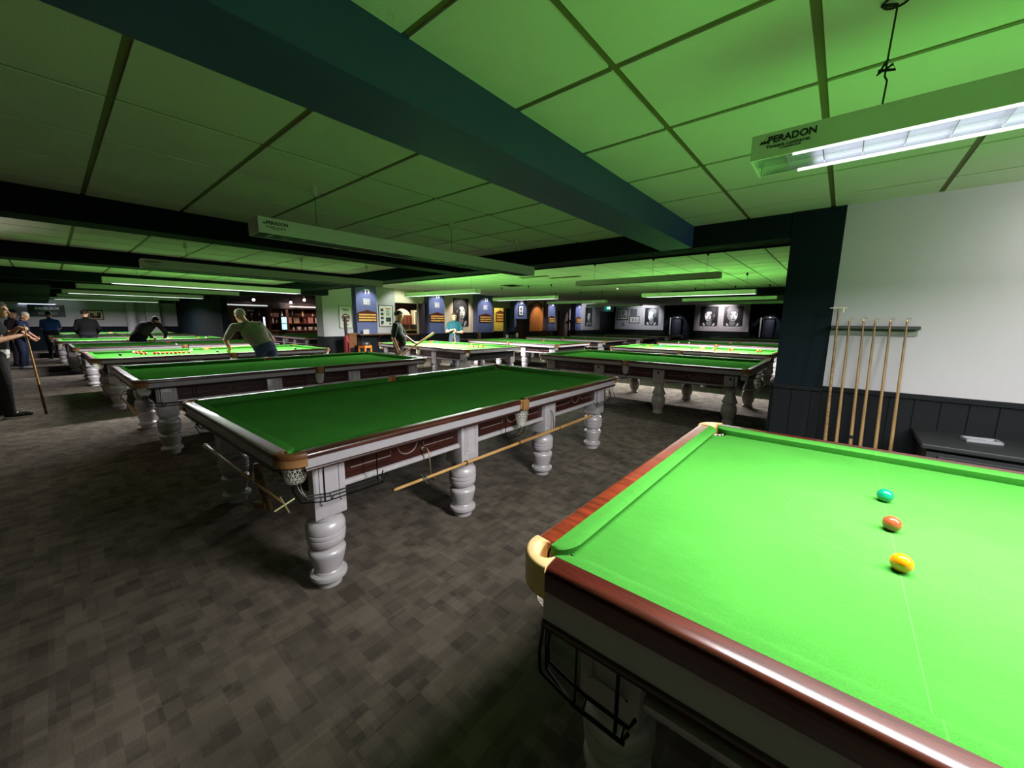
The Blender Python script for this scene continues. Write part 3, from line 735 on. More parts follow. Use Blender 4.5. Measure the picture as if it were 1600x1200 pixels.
# ============================================================ balls
BC = {'red': (190, 24, 18), 'white': (240, 236, 215), 'black': (12, 14, 14), 'yellow': (224, 130, 10), 'green': (8, 120, 84), 'brown': (140, 68, 38), 'blue': (20, 90, 190), 'pink': (240, 140, 150)}
def ball_mesh(c):
    bm = bmesh.new(); bmesh.ops.create_uvsphere(bm, u_segments=32, v_segments=20, radius=.02625)
    me = bpy.data.meshes.new('ball'); bm.to_mesh(me); bm.free()
    me.materials.append(mat('ball_'+c, BC[c], .08, spec=.6, coat=.6))
    for p in me.polygons: p.use_smooth = True
    return me
BM = {c: ball_mesh(c) for c in BC}
def ball(c, x, y, label, group):
    o = bpy.data.objects.new(c+'_ball', BM[c]); COL.objects.link(o); o.location = (x, y, BED+.0263); return tag(o, label, 'ball', group)
g = 'balls on the near table'
ball('yellow', .203, 1.5067, 'yellow ball on the near table, closest of three colours in line', g)
ball('brown', .203, 1.7988, 'brown ball on the near table between the yellow and the green', g)
ball('green', .203, 2.0909, 'green ball on the near table, furthest of three colours in line', g)
g = 'balls on the table of the man in grey'
ball('black', -10.10, .79, 'black ball at the left end of the lit table, left of the reds', g)
REDS = [(-10.46, 1.05), (-10.18, 1.08), (-10.14, 1.14), (-10.60, 1.12), (-10.10, 1.26), (-10.06, 1.31), (-10.04, 1.37), (-10.02, 1.43), (-10.0, 1.49), (-9.98, 1.55), (-10.05, 1.62), (-10.02, 1.68), (-9.99, 1.76)]
for i, (x, y) in enumerate(REDS):
    ball('red', x, y, 'red ball in the row of reds at the left of the lit table' if i > 3 else 'red ball of the small loose cluster beside the black ball', g)
ball('pink', -10.62, 1.02, 'pale pink ball touching the loose reds near the black ball', g)
ball('white', -10.55, 1.90, 'pale ball alone between the reds and the man in grey', g)
ball('black', -9.62, 3.62, 'dark ball right of the leaning man on his table', g)
ball('black', -9.95, 2.22, 'dark ball just beside the leaning man\'s left hand', g)
g = 'balls on the far lit table at the right'
for c, x, y, l in [('yellow', -4.30, 11.22, 'yellow ball nearest the left end of the far lit table'), ('red', -4.22, 11.30, 'red ball beside the yellow at the left of the far lit table'), ('blue', -4.05, 11.55, 'dark blue ball right of the leftmost pair on the far lit table'),
                   ('black', -3.11, 11.33, 'black ball alone at the middle of the far lit table'), ('yellow', -2.85, 11.5, 'yellow ball just right of the black on the far lit table'), ('pink', -2.55, 11.24, 'pale orange ball near the rail at the middle of the far lit table'),
                   ('red', -2.50, 11.16, 'red ball touching the pale orange ball on the far lit table'), ('red', -2.17, 11.31, 'red ball at the front of the right cluster on the far lit table'), ('red', -2.14, 11.5, 'red ball in the centre of the right cluster on the far lit table'),
                   ('yellow', -2.2, 11.7, 'yellow ball behind the right cluster on the far lit table'), ('red', -1.55, 11.25, 'red ball nearest the pillar at the front of the far lit table'), ('red', -1.50, 11.42, 'red ball nearest the pillar, middle of three on the far lit table'), ('yellow', -1.60, 11.62, 'orange ball nearest the pillar, rearmost on the far lit table')]:
    ball(c, x, y, l, g)
g = 'balls on the table of the man in teal'
for c, x, y, l in [('red', -9.9, 7.7, 'red ball by the far cushion left of the man in teal'), ('blue', -9.6, 7.75, 'blue ball by the far cushion left of the man in teal'), ('yellow', -8.9, 7.8, 'yellow ball below the upright cue of the man in teal'),
                   ('yellow', -7.62, 7.25, 'yellow ball of the small row near the corner of the lit table'), ('red', -7.50, 7.28, 'first red of the small row near the corner of the lit table'), ('red', -7.40, 7.36, 'second red of the small row near the corner of the lit table'), ('red', -7.30, 7.44, 'third red of the small row near the corner of the lit table'), ('yellow', -7.6, 7.65, 'pale yellow ball behind the small row near the corner of the lit table')]:
    ball(c, x, y, l, g)
g = 'balls on the deeper tables'
for c, x, y, l in [('white', -4.35, 14.2, 'left white ball on the unlit table behind the far lit one'), ('white', -4.0, 14.2, 'right white ball on the unlit table behind the far lit one'), ('white', -13.3, 2.1, 'white ball on the unlit table behind the reds'),
                   ('red', -17.0, 1.55, 'left red of a pair on the lit table of the crouching player'), ('red', -16.9, 1.65, 'right red of a pair on the lit table of the crouching player'), ('yellow', -17.1, 2.6, 'yellow ball beside the crouching player'), ('white', -17.0, 2.5, 'white ball beside the crouching player'),
                   ('yellow', -17.2, 3.35, 'yellow ball right of the crouching player'), ('white', -17.2, 3.55, 'white ball right of the crouching player')]:
    ball(c, x, y, l, g)
for k in range(8): ball('red', -20.4+.02*(k % 2), .72+.055*k, 'red ball of the row on the table behind the man in black', 'reds behind the man in black')

# ============================================================ cues and rests
m_ash = wood('ash_cue', (206, 164, 104), (170, 124, 70), .35, coat=.2)
m_ash_dull = wood('dull_ash_cue', (150, 122, 80), (112, 84, 50), .4, coat=.1)
m_butt = wood('dark_cue_butt', (96, 54, 30), (60, 32, 18), .35, coat=.2)
def cue(a, b, label, group=None, r0=.0055, r1=.0145, tip=True, frac=.72, name='cue', thick=1.0, butt=None, shaft=None):
    """Cue from tip a to butt end b."""
    a = Vector(a); b = Vector(b); L = (b-a).length
    o = thing(name, label, 'cue', a, 0, group); o.rotation_mode = 'QUATERNION'; o.rotation_quaternion = (b-a).to_track_quat('X', 'Z')
    bm = bmesh.new(); tube(bm, [(.012, 0, 0), (L*frac, 0, 0)], [r0*thick, (r0+(r1-r0)*frac)*thick], 10); link('shaft', bm, shaft or m_ash, o, True)
    bm = bmesh.new(); tube(bm, [(L*frac, 0, 0), (L, 0, 0)], [(r0+(r1-r0)*frac)*thick*1.01, r1*thick], 10); link('butt', bm, butt or m_butt, o, True)
    bm = bmesh.new(); tube(bm, [(0, 0, 0), (.012, 0, 0)], [r0*thick, r0*thick], 8); link('tip', bm, m_brass, o, True)
    return o
# long cue hooked along the side of the middle table
tc = T_std.location; ct = Vector((math.cos(.0177), math.sin(.0177), 0)); cn = Vector((-math.sin(.0177), math.cos(.0177), 0))
def t2(u, v, z):  # u outwards from the right rail edge, v from the near end
    p = Vector((-1.958, .637, 0)) + ct*u + cn*v; return (p.x, p.y, z)
lc = cue(t2(-.045, .62, .492), t2(-.045, 3.2, .49), 'long pale cue hooked under the right side of the middle table', name='long_cue', r1=.017, r0=.010, butt=m_ash)
bm = bmesh.new()
for a in (0, PI/2): tube(bm, [(.24, .045*math.cos(a+.6), .045*math.sin(a+.6)), (.24, -.045*math.cos(a+.6), -.045*math.sin(a+.6))], .0036, 6)
tube(bm, [(.225, 0, 0), (.255, 0, 0)], .016, 10); link('cross_head', bm, mat('dull_steel', (120, 116, 108), .4, metal=.6), lc)
for q in (.62, 1.25, 1.9):
    bm = bmesh.new(); tube(bm, [(q, 0, 0), (q+.012, 0, 0)], .0185, 10); link('joint_ring', bm, m_brass, lc, True)
m_hook = mat('dull_brass', (128, 116, 94), .4, metal=.7)
for v in (.93, 2.45):
    h = thing('cue_hook', 'brass hook holding the long cue nearest the middle legs' if v < 2 else 'brass hook holding the butt of the long cue', 'hook', t2(-.1, v, .6), 0, 'cue hooks of the middle table')
    bm = bmesh.new(); tube(bm, [(-.045, 0, .06), (.0, 0, .075), (.025, 0, .05), (.04, 0, -.09), (.035, 0, -.13), (.06, 0, -.137), (.085, 0, -.115)], .0045, 8); link('hook_wire', bm, m_hook, h, True)
    bm = bmesh.new(); lathe(bm, [(.016, 0), (.016, .012), (.006, .016)], 12, mtx=Matrix.Translation((-.05, 0, .06)) @ Matrix.Rotation(PI/2, 4, 'Y')); link('hook_plate', bm, m_hook, h, True)
# cross rest under the near end of the middle table
o = thing('cross_rest', 'rest with a pale cross head hanging under the near end of the middle table', 'rest', t2(-.235, .075, .545))
bm = bmesh.new(); tube(bm, [(0, 0, 0), (-1.66, .01, -.045)], [.008, .016], 10); link('shaft', bm, m_ash, o, True)
bm = bmesh.new()
for a in (.35, .35+PI/2): tube(bm, [(.008, .055*math.cos(a), .055*math.sin(a)), (.008, -.055*math.cos(a), -.055*math.sin(a))], .005, 6)
link('cross_head', bm, mat('pale_brass', (228, 216, 160), .3, metal=.7), o)
bm = bmesh.new(); tube(bm, [(-1.66, .01, -.045), (-1.70, .01, -.046)], .019, 10); link('butt_cap', bm, m_cup, o, True)
for k, x in enumerate((-.45, -1.25)):
    h = thing('rest_hook', ('wire hook of the cross rest near its head', 'wire hook of the cross rest near its butt')[k], 'hook', t2(-.235+x, .08, .60), 0, 'rest hooks of the middle table')
    bm = bmesh.new(); tube(bm, [(0, .14, .10), (0, .03, .09), (0, .0, .06), (0, -.01, -.055-.027*k), (0, .012, -.085-.027*k), (0, .03, -.06-.027*k)], .004, 6); link('hook_wire', bm, m_chrome, h, True)
# short rest under the end of the vase legged table
o = thing('short_rest', 'grey rest hooked under the right end of the vase legged table', 'rest', (-.90, 6.55, .54))
bm = bmesh.new(); tube(bm, [(0, 0, 0), (.02, 1.35, .0)], [.014, .010], 8); link('shaft', bm, mat('grey_rest', (150, 140, 120), .4), o, True)
bm = bmesh.new(); tube(bm, [(-.275, .9, .10), (-.05, .9, .10), (.0, .9, .02), (.02, .9, -.03), (.05, .9, -.01)], .006, 6); link('hook', bm, m_chrome, o, True)
# rest under the end of the second row table
o = thing('short_rest', 'rest hooked under the near end of the second table of the row', 'rest', (-5.75, .50, .50))
bm = bmesh.new(); tube(bm, [(0, 0, 0), (-1.3, -.02, .06)], [.016, .010], 8); link('shaft', bm, m_ash, o, True)
bm = bmesh.new(); tube(bm, [(-1.0, .25, .14), (-1.0, 0, .12), (-1.0, -.03, .03), (-1.0, 0, .01)], .005, 6); link('hook', bm, m_chrome, o, True)

# cue rack on the white wall with its cues
rk = thing('cue_rack', 'slim black wooden cue rack on the white wall', 'rack', (.18, 4.25, 1.51))
bm = bmesh.new(); box(bm, (-.26, -.085, -.012), (.26, 0, .014), 0, .004); link('shelf', bm, mat('black_wood', (26, 26, 24), .45), rk)
bm = bmesh.new(); box(bm, (-.255, -.014, -.06), (.255, 0, -.012)); link('back_rail', bm, mat('pale_back_board', (120, 126, 112), .6), rk)
tops = [(.033, 1.572), (.118, 1.575), (.186, 1.570), (.272, 1.571), (.362, 1.572)]
bots = [(.075, .0), (.165, 0), (.22, 0), (.31, 0), (.395, 0)]
LBL = ['cue in the wall rack, first right of the tall rest', 'cue in the wall rack with a dark ring on its butt', 'cue in the wall rack, middle one of the five', 'cue in the wall rack, second from its right end', 'cue in the wall rack, nearest its right end']
for k in range(5):
    c = cue((tops[k][0], 4.175, tops[k][1]), (bots[k][0], 4.04, .003), LBL[k], 'cues in the wall rack', r0=.0065, r1=.0165, butt=m_ash_dull if k != 1 else None, shaft=m_ash_dull)
    bm = bmesh.new(); tube(bm, [(.03, 0, 0), (.0, 0, .0), (-.012, .004, .0), (-.014, .016, 0), (-.004, .022, 0)], .0032, 6); link('top_hook', bm, m_hook, c)
    if k == 1:
        bm = bmesh.new(); tube(bm, [(.93, 0, 0), (.955, 0, 0)], .0175, 10); link('butt_ring', bm, m_gap, c)
o = thing('long_rest', 'tall rest with a cross bar head leaning at the left end of the wall rack', 'rest', (-.045, 4.16, 1.66))
bm = bmesh.new(); tube(bm, [(.0, 0, 0), (.05, -.12, -1.657)], [.0075, .016], 10); link('shaft', bm, m_ash_dull, o, True)
bm = bmesh.new(); tube(bm, [(-.055, 0, .006), (.055, 0, .006)], .005, 6); tube(bm, [(.03, 0, -.03), (.03, 0, .01)], .007, 6); link('cross_head', bm, m_cup, o)
# dark bench cabinet under the white wall with a paper on it
m_cab = mat('grey_cabinet_paint', (19, 22, 24), .6, var=.05)
b = thing('bench_cabinet', 'dark grey low cabinet against the boarded dado', 'cabinet', (1.45, 3.95, 0))
bm = bmesh.new(); box(bm, (-.93, -.24, .05), (.93, .24, .72)); link('body', bm, m_cab, b)
bm = bmesh.new(); box(bm, (-.965, -.275, .72), (.965, .27, .755), 0, .008); link('top', bm, m_cab, b)
bm = bmesh.new(); box(bm, (-.90, -.22, 0), (.90, .22, .05)); link('plinth', bm, m_gap, b)
for k in range(3):
    x = -.6+.6*k; bm = bmesh.new(); box(bm, (x-.28, -.255, .10), (x+.28, -.24, .68), 0, .005); d = link('door', bm, m_cab, b)
    bm = bmesh.new(); ellipsoid(bm, (x+.23, -.266, .5), (.014, .014, .014), 0, 10, 6); link('knob', bm, m_black, d, True)
o = thing('ashtray', 'pale grey shallow tray lying on the dark cabinet', 'tray', (.80, 4.0, .755), .15)
bm = bmesh.new(); box(bm, (-.085, -.05, 0), (.085, .05, .004))
for s in (-1, 1):
    box(bm, (-.085, min(s*.05, s*.042), 0), (.085, max(s*.05, s*.042), .020)); box(bm, (min(s*.085, s*.075), -.05, 0), (max(s*.085, s*.075), .05, .020))
link('tray', bm, mat('pale_plastic', (140, 142, 146), .5), o)
bm = bmesh.new(); box(bm, (-.05, -.025, .004), (.03, .02, .010)); link('contents', bm, mat('grey_card', (110, 110, 112), .7), o)
# things under the middle table and the table of the man in teal
o = thing('wooden_wedge', 'pale brown wooden board leaning in the dark under the near end of the middle table', 'board', (-3.38, 1.0, 0), .5)
bm = bmesh.new(); box(bm, (-.06, -.012, 0), (.0, .012, .40), 0, .004, Matrix.Rotation(-.22, 4, 'Y')); link('board', bm, m_ash_dull, o)
bm = bmesh.new(); box(bm, (-.16, -.02, .0), (-.05, .02, .055), 0, .004); link('foot', bm, m_ash_dull, o)
o = thing('storage_box', 'pale pinkish box on the floor under the lit table beyond the opening', 'box', (-7.4, 6.9, 0), .2)
bm = bmesh.new(); box(bm, (-.22, -.16, 0), (.22, .16, .26), 0, .006); link('body', bm, mat('pinkish_card', (206, 176, 164), .7), o)
bm = bmesh.new(); box(bm, (-.23, -.17, .26), (.23, .17, .30), 0, .005); link('lid', bm, mat('pale_card', (222, 206, 190), .7), o)
o = thing('cloth_bag', 'white crumpled bag on the floor beside the box under the lit table', 'bag', (-6.95, 6.75, 0))
bm = bmesh.new(); ellipsoid(bm, (0, 0, .09), (.17, .12, .10)); ellipsoid(bm, (-.06, 0, .2), (.07, .05, .14)); ellipsoid(bm, (.15, .05, .05), (.16, .07, .05))
link('bag', bm, mat('white_cloth', (226, 224, 214), .9, bump=.5, bscale=20), o, True)
# chalk and little labels on rails
def chalk(x, y, z, lab, c=(226, 220, 190)):
    o = thing('chalk_cube', lab, 'chalk', (x, y, z)); bm = bmesh.new(); box(bm, (-.011, -.011, 0), (.011, .011, .022), 0, .001); link('cube', bm, mat('chalk_paper_%d' % c[0], c, .8), o)
    bm = bmesh.new(); lathe(bm, [(.008, .022), (.006, .0225)], 10); link('chalk_face', bm, mat('chalk_green', (40, 130, 80), .9), o)
chalk(-2.42, 10.03, .877, 'small pale chalk cube on the near rail of the far lit table')
chalk(-9.1, 3.55, .877, 'white chalk cube on the rail beside the leaning man')

# ============================================================ things on the feature wall
m_frame = mat('black_frame', (18, 18, 18), .4); m_paper = mat('white_paper', (206, 204, 196), .8); m_scorewood = wood('scoreboard_wood', (96, 40, 24), (60, 24, 14), .4)
m_rail_y = mat('score_rail', (226, 176, 92), .5)
XF = WX+.3          # pilaster face
def on_wall(name, label, cat, y, z, x=None, group=None):
    """Thing on the feature wall: local x runs along the wall (+Y), local z up, local -y out of the wall (+X)."""
    return thing(name, label, cat, (x if x is not None else WX+.001, y, z), PI/2, group)
def scoreboard(y, label, w_=.70, x=XF+.001):
    t = on_wall('scoreboard', label, 'scoreboard', y, 1.62, x, 'scoreboards on the pilasters')
    h = .30
    bm = bmesh.new(); box(bm, (-w_/2, -.03, -h/2), (w_/2, 0, h/2), 0, .004)
    prism(bm, [(-w_/2-.02, h/2), (w_/2+.02, h/2), (w_/2-.12, h/2+.05), (.10, h/2+.09), (0, h/2+.12), (-.10, h/2+.09), (-w_/2+.12, h/2+.05)], -.035, 0, plane='xz'); link('board', bm, m_scorewood, t)
    for k in range(3):
        bm = bmesh.new(); z = h/2-.055-k*.095; box(bm, (-w_/2+.035, -.038, z-.028), (w_/2-.035, -.03, z+.028)); r = link('score_rail', bm, m_rail_y, t)
        bm = bmesh.new(); x = (.12, -.05, .2)[k]; box(bm, (x-.012, -.05, z-.03), (x+.012, -.038, z+.03), 0, .003); link('pointer', bm, m_brass, r)
def number_sign(y, s, label, z=2.17):
    t = on_wall('number_sign', label, 'sign', y, z, XF+.001, 'number signs on the pilasters')
    bm = bmesh.new(); box(bm, (-.135, -.015, -.115), (.135, 0, .115), 0, .004); link('plate', bm, m_paper, t)
    bm = bmesh.new()
    for q in (-1, 1):
        box(bm, (-.115, -.018, q*.095-.008), (.115, -.015, q*.095+.008)); box(bm, (q*.112-.008, -.018, -.1), (q*.112+.008, -.015, .1))
    link('border', bm, mat('sign_blue', (70, 84, 120), .6), t)
    text_mesh('number', s, .17, mat('sign_blue', (70, 84, 120), .6), t, Matrix.Translation((0, -.016, 0)) @ Matrix.Rotation(PI/2, 4, 'X'), bold=.002)
def wall_lamp(y, label, x=XF):
    t = on_wall('wall_spotlight', label, 'spotlight', y, 2.52, x+.05, 'small spotlights above the pilasters')
    bm = bmesh.new(); box(bm, (-.10, -.015, .05), (.10, .03, .08)); link('bar', bm, m_cup, t)
    for s in (-1, 1):
        bm = bmesh.new(); lathe(bm, [(.022, .045), (.024, -.01), (.034, -.05), (.030, -.052), (0, -.03)], 14, mtx=Matrix.Translation((s*.06, -.01, 0))); h = link('spot_head', bm, m_cup, t, True)
        bm = bmesh.new(); lathe(bm, [(.026, -.050), (.02, -.055), (0, -.056)], 12, mtx=Matrix.Translation((s*.06, -.01, 0))); link('bulb', bm, mat('lit_bulb', (255, 255, 255), .4, emit=(240, 240, 255), es=6.0), h)
mids = [(a+b)/2 for a, b in PIL]
scoreboard(mids[0], 'scoreboard on the first blue pilaster, nearest the corner column', .74)
scoreboard(mids[1], 'scoreboard on the second blue pilaster, behind the man with the teal top', .76)
scoreboard(mids[2], 'scoreboard on the third blue pilaster, right of the big dark portrait', .82)
scoreboard(mids[4], 'scoreboard on the blue pilaster right of the arched alcove', .62)
scoreboard(mids[5], 'scoreboard on the last blue pilaster before the exit', .62)
number_sign(mids[0], '12', 'white number sign on the first blue pilaster')
number_sign(mids[1], '13', 'white number sign on the second blue pilaster')
number_sign(mids[2], '14', 'white number sign on the third blue pilaster')
for k, l in enumerate(('first', 'second', 'third', 'fourth', 'fifth', 'sixth')): wall_lamp(mids[k], 'white twin spotlight at the top of the %s blue pilaster' % l)
scoreboard_lobby = None
def picture(t, w_, h, frame=.02, inner=m_paper, fm=m_frame, d=.025):
    bm = bmesh.new()
    for s in (-1, 1):
        box(bm, (-w_/2, -d, s*(h/2-frame/2)-frame/2), (w_/2, 0, s*(h/2-frame/2)+frame/2)); box(bm, (s*(w_/2-frame/2)-frame/2, -d, -h/2), (s*(w_/2-frame/2)+frame/2, 0, h/2))
    link('frame', bm, fm, t)
    bm = bmesh.new(); box(bm, (-w_/2+frame*.8, -d*.5, -h/2+frame*.8), (w_/2-frame*.8, -.001, h/2-frame*.8)); link('print', bm, inner, t)
# framed poster with round emblem on the corner column
t = on_wall('framed_poster', 'pale framed poster with a round dark emblem on the corner column', 'poster', 6.50, 1.62, -12.858)
picture(t, .46, .74, .02, m_paper, mat('green_grey_frame', (120, 134, 112), .5))
bm = bmesh.new(); lathe(bm, [(.145, 0), (.145, .006)], 36, mtx=Matrix.Translation((0, -.013, -.03)) @ Matrix.Rotation(PI/2, 4, 'X')); link('emblem', bm, mat('emblem_red', (110, 62, 54), .6), t)
bm = bmesh.new(); box(bm, (-.125, -.022, -.085), (.125, -.0185, -.050)); link('emblem_band', bm, m_paper, t)
bm = bmesh.new(); lathe(bm, [(.07, 0), (.07, .002)], 24, mtx=Matrix.Translation((0, -.0195, .05)) @ Matrix.Rotation(PI/2, 4, 'X') @ Matrix.Diagonal((1.0, .32, 1, 1))); link('emblem_mark', bm, m_paper, t)
bm = bmesh.new()
for k, (a, z) in enumerate(((.13, .26), (.08, .225), (.10, -.26))): box(bm, (-a, -.016, z-.012), (a, -.0125, z+.012))
link('print_lines', bm, m_textblk, t)
# framed print with columns of pictures
t = on_wall('framed_print', 'black framed white print with small pictures right of the first pilaster', 'picture', 8.36, 1.69)
picture(t, .60, .80, .02)
bm = bmesh.new()
for k in range(4): box(bm, (-.22, -.016, .22-k*.15-.05), (-.10, -.0125, .22-k*.15+.05))
box(bm, (.0, -.016, -.22), (.22, -.0125, -.06)); 
for k in range(7): box(bm, (.02, -.016, .20-k*.03-.006), (.20-.03*(k % 3), -.0125, .20-k*.03+.006))
for k in range(2): box(bm, (-.22+.36*k, -.016, -.33), (-.14+.36*k, -.0125, -.27))
link('print_images', bm, mat('print_dark', (46, 48, 50), .7), t)
bm = bmesh.new(); box(bm, (.0, -.016, .25), (.22, -.0125, .29)); link('print_title', bm, mat('print_red', (170, 70, 50), .7), t)
# portraits
def ell(bm, cx_, cz_, rx, rz, y, mi, n=28, rot=0.0, clip=None):
    pts = []
    for k in range(n):
        a = 2*PI*k/n; x, z = rx*math.cos(a), rz*math.sin(a); pts.append((cx_+x*math.cos(rot)-z*math.sin(rot), cz_+x*math.sin(rot)+z*math.cos(rot)))
    if clip: pts = [(max(clip[0], min(clip[1], p[0])), max(clip[2], min(clip[3], p[1]))) for p in pts]
    prism(bm, pts, y-.0012, y, mi, 'xz')
GREYS = [mat('photo_black', (10, 11, 12), .5), mat('photo_dark', (48, 50, 52), .5), mat('photo_mid', (120, 122, 124), .5), mat('photo_light', (200, 202, 204), .5), mat('photo_white', (244, 244, 246), .5)]
def portrait(t, w_, h, hair=1, turn=0.1, flip=1, dark_side=True, hairmi=1, longhair=False, shirt=1):
    """Black and white print of a head and shoulders, a plain invented face."""
    bm = bmesh.new(); box(bm, (-w_/2, -.025, -h/2), (w_/2, 0, h/2)); link('canvas', bm, GREYS[0], t)
    C = (-w_/2, w_/2, -h/2, h/2); bm = bmesh.new(); y = -.0252; f = flip; k = w_
    def E(cx_, cz_, rx, rz, mi, rot=0.0):
        nonlocal y
        y -= .0014; ell(bm, cx_*f*k, cz_*k, rx*k, rz*k, y, mi, rot=rot*f, clip=C)
    if longhair: E(.0, .12, .40, .50, 1, .1); E(.22, -.1, .2, .5, 1)
    E(.0, -.62, .52, .26, shirt); E(-.24, -.55, .05, .16, 3, .5); E(.26, -.56, .05, .15, 3, -.5); E(.02, -.40, .15, .2, 2)
    E(.04, .33, .30, .26, hairmi); E(.03, .05, .27, .37, 2); E(-.05, .04, .19, .33, 3); E(-.03, .2, .17, .15, 4); E(-.1, -.05, .1, .1, 4)
    E(.28, .04, .05, .09, 2)
    if hair: E(.03, .40, .27, .14, hairmi); E(.22, .25, .1, .17, hairmi, .2); E(-.18, .28, .07, .13, hairmi, -.3)
    for s in (-1, 1): E(-.03+s*.115, .125, .065, .016, 1, -.1*s); E(-.03+s*.115, .07, .048, .022, 1); E(-.03+s*.115, .07, .016, .018, 0)
    E(-.03, -.03, .03, .10, 3); E(-.03, -.09, .052, .022, 2); E(-.02, -.185, .10, .02, 1); E(-.02, -.215, .08, .014, 2); E(-.0, -.30, .08, .03, 2)
    if dark_side: E(.2, -.05, .07, .26, 1, .1)
    link('portrait_print', bm, GREYS, t)
t = on_wall('portrait_canvas', 'large dark canvas with a tilted pale face behind the man in teal', 'picture', 12.22, 1.92); portrait(t, .92, 1.24, longhair=True, flip=-1, hairmi=1)
t = on_wall('portrait_canvas', 'dark portrait canvas on the feature wall before the exit', 'picture', 23.95, 1.9); portrait(t, .9, 1.25)
def back(name, label, cat, x, z, group=None): return thing(name, label, cat, (x, 27.758, z), 0, group)
PG = 'portraits on the far wall'
t = back('portrait_canvas', 'portrait of a short haired man on the left white panel of the far wall', 'picture', -10.49, 1.98, PG); portrait(t, .96, 1.21, hair=0, hairmi=2, turn=0)
t = back('portrait_canvas', 'portrait of a dark haired man, left of the pair on the far wall', 'picture', -6.73, 2.0, PG); portrait(t, 1.05, 1.23, hairmi=1, dark_side=True)
t = back('portrait_canvas', 'portrait of a fair haired man, right of the pair on the far wall', 'picture', -5.34, 2.0, PG); portrait(t, 1.04, 1.2, flip=-1, hairmi=2, dark_side=False)
t = back('framed_print', 'large black framed print at the left end of the far white panel', 'picture', -12.66, 2.12); picture(t, .84, .80, .05)
bm = bmesh.new()
for (x, z, a, b_) in ((.02, .12, .12, .14), (-.2, -.15, .1, .1), (0, -.15, .07, .1), (.2, -.15, .09, .1), (-.22, .1, .07, .12)): box(bm, (x-a, -.016, z-b_), (x+a, -.0125, z+b_))
link('print_images', bm, GREYS[2], t)
t = back('framed_print', 'small black framed print below the grey notice on the far white panel', 'picture', -11.75, 1.75); picture(t, .76, .50, .04)
bm = bmesh.new()
for (x, z, a, b_) in ((-.1, 0, .05, .12), (.12, 0, .04, .14), (.25, -.05, .03, .06)): box(bm, (x-a, -.016, z-b_), (x+a, -.0125, z+b_))
link('print_images', bm, GREYS[2], t)
t = back('notice', 'grey patterned notice above the small framed print', 'notice', -11.82, 2.28); picture(t, .5, .5, .02, mat('notice_grey', (96, 98, 100), .7, var=.4, scale=14), GREYS[2])
t = back('wall_sticker', 'small grey floral mark low on the far white panel', 'sticker', -12.6, 1.42)
bm = bmesh.new()
for k in range(7): a = k*.9; ellipsoid(bm, (.14*math.cos(a)*(.3+.1*k), -.004, .1*math.sin(a)), (.06, .003, .05), 0, 8, 5)
link('mark', bm, GREYS[2], t)
# exit sign
t = thing('exit_sign', 'green and white lit exit sign above the dark door', 'sign', (-13.28, 26.6, 2.58), PI/2)
bm = bmesh.new(); box(bm, (-.24, -.03, -.12), (.24, .0, .12), 0, .004); link('sign_box', bm, mat('exit_green', (30, 150, 130), .5, emit=(40, 190, 170), es=.8), t)
mw = mat('exit_white', (240, 255, 250), .5, emit=(220, 255, 245), es=1.6)
bm = bmesh.new(); y = -.033
ellipsoid(bm, (-.13, y, .07), (.02, .003, .02), 0, 8, 6); tube(bm, [(-.13, y, .045), (-.14, y, -.01)], .014, 6); tube(bm, [(-.14, y, -.01), (-.11, y, -.045), (-.12, y, -.09)], .010, 6); tube(bm, [(-.14, y, -.01), (-.17, y, -.05), (-.20, y, -.06)], .010, 6); tube(bm, [(-.13, y, .035), (-.09, y, .01)], .008, 6)
tube(bm, [(-.03, y, .0), (.07, y, 0)], .010, 6); prism(bm, [(.06, -.035), (.11, 0), (.06, .035)], y-.003, y+.003, plane='xz'); box(bm, (.14, y-.003, -.09), (.2, y+.003, .09)); link('symbols', bm, mw, t)
# dark half round uplit columns by the far wall
for x, l in ((-8.62, 'dark shiny cylinder with a lit top between the two white far panels'), (-3.38, 'dark shiny cylinder with a lit top right of the portrait pair')):
    t = thing('round_bin', l, 'bin', (x, 27.45, 0), 0, 'tall dark cylinders by the far wall')
    bm = bmesh.new(); lathe(bm, [(.30, 0), (.30, 1.82)], 28); link('body', bm, mat('glossy_dark', (52, 54, 66), .25, coat=.4), t, True)
    bm = bmesh.new(); lathe(bm, [(.32, 1.82), (.33, 1.86), (.33, 1.90), (.30, 1.94), (.0, 1.95)], 28); link('cap', bm, mat('dark_cap', (70, 70, 74), .3, metal=.6), t, True)
    bm = bmesh.new(); box(bm, (-.42, -.16, 0), (-.36, -.10, 1.9)); link('post', bm, mat('pale_post', (150, 150, 150), .4), t)
# pale ledge visible right of the far table
t = thing('wall_ledge', 'pale narrow ledge at the foot of the right cylinder', 'ledge', (-2.95, 26.0, 0)); bm = bmesh.new(); box(bm, (-.9, -.1, .68), (.7, .1, .73), 0, .004); link('top', bm, mat('pale_ledge', (226, 214, 160), .6), t)
for x in (-.7, .5):
    bm = bmesh.new(); box(bm, (x-.03, -.03, 0), (x+.03, .03, .68)); link('leg', bm, m_black, t)
# ============================================================ furniture along the feature wall
m_wood_mid = wood('mid_brown_wood', (120, 78, 48), (84, 52, 30), .45, coat=.1); m_wood_dk = wood('dark_brown_wood', (64, 40, 30), (40, 24, 18), .45, coat=.1)
m_orange = wood('orange_wood', (214, 130, 56), (184, 102, 40), .45); m_seat = mat('black_vinyl', (20, 21, 22), .4)
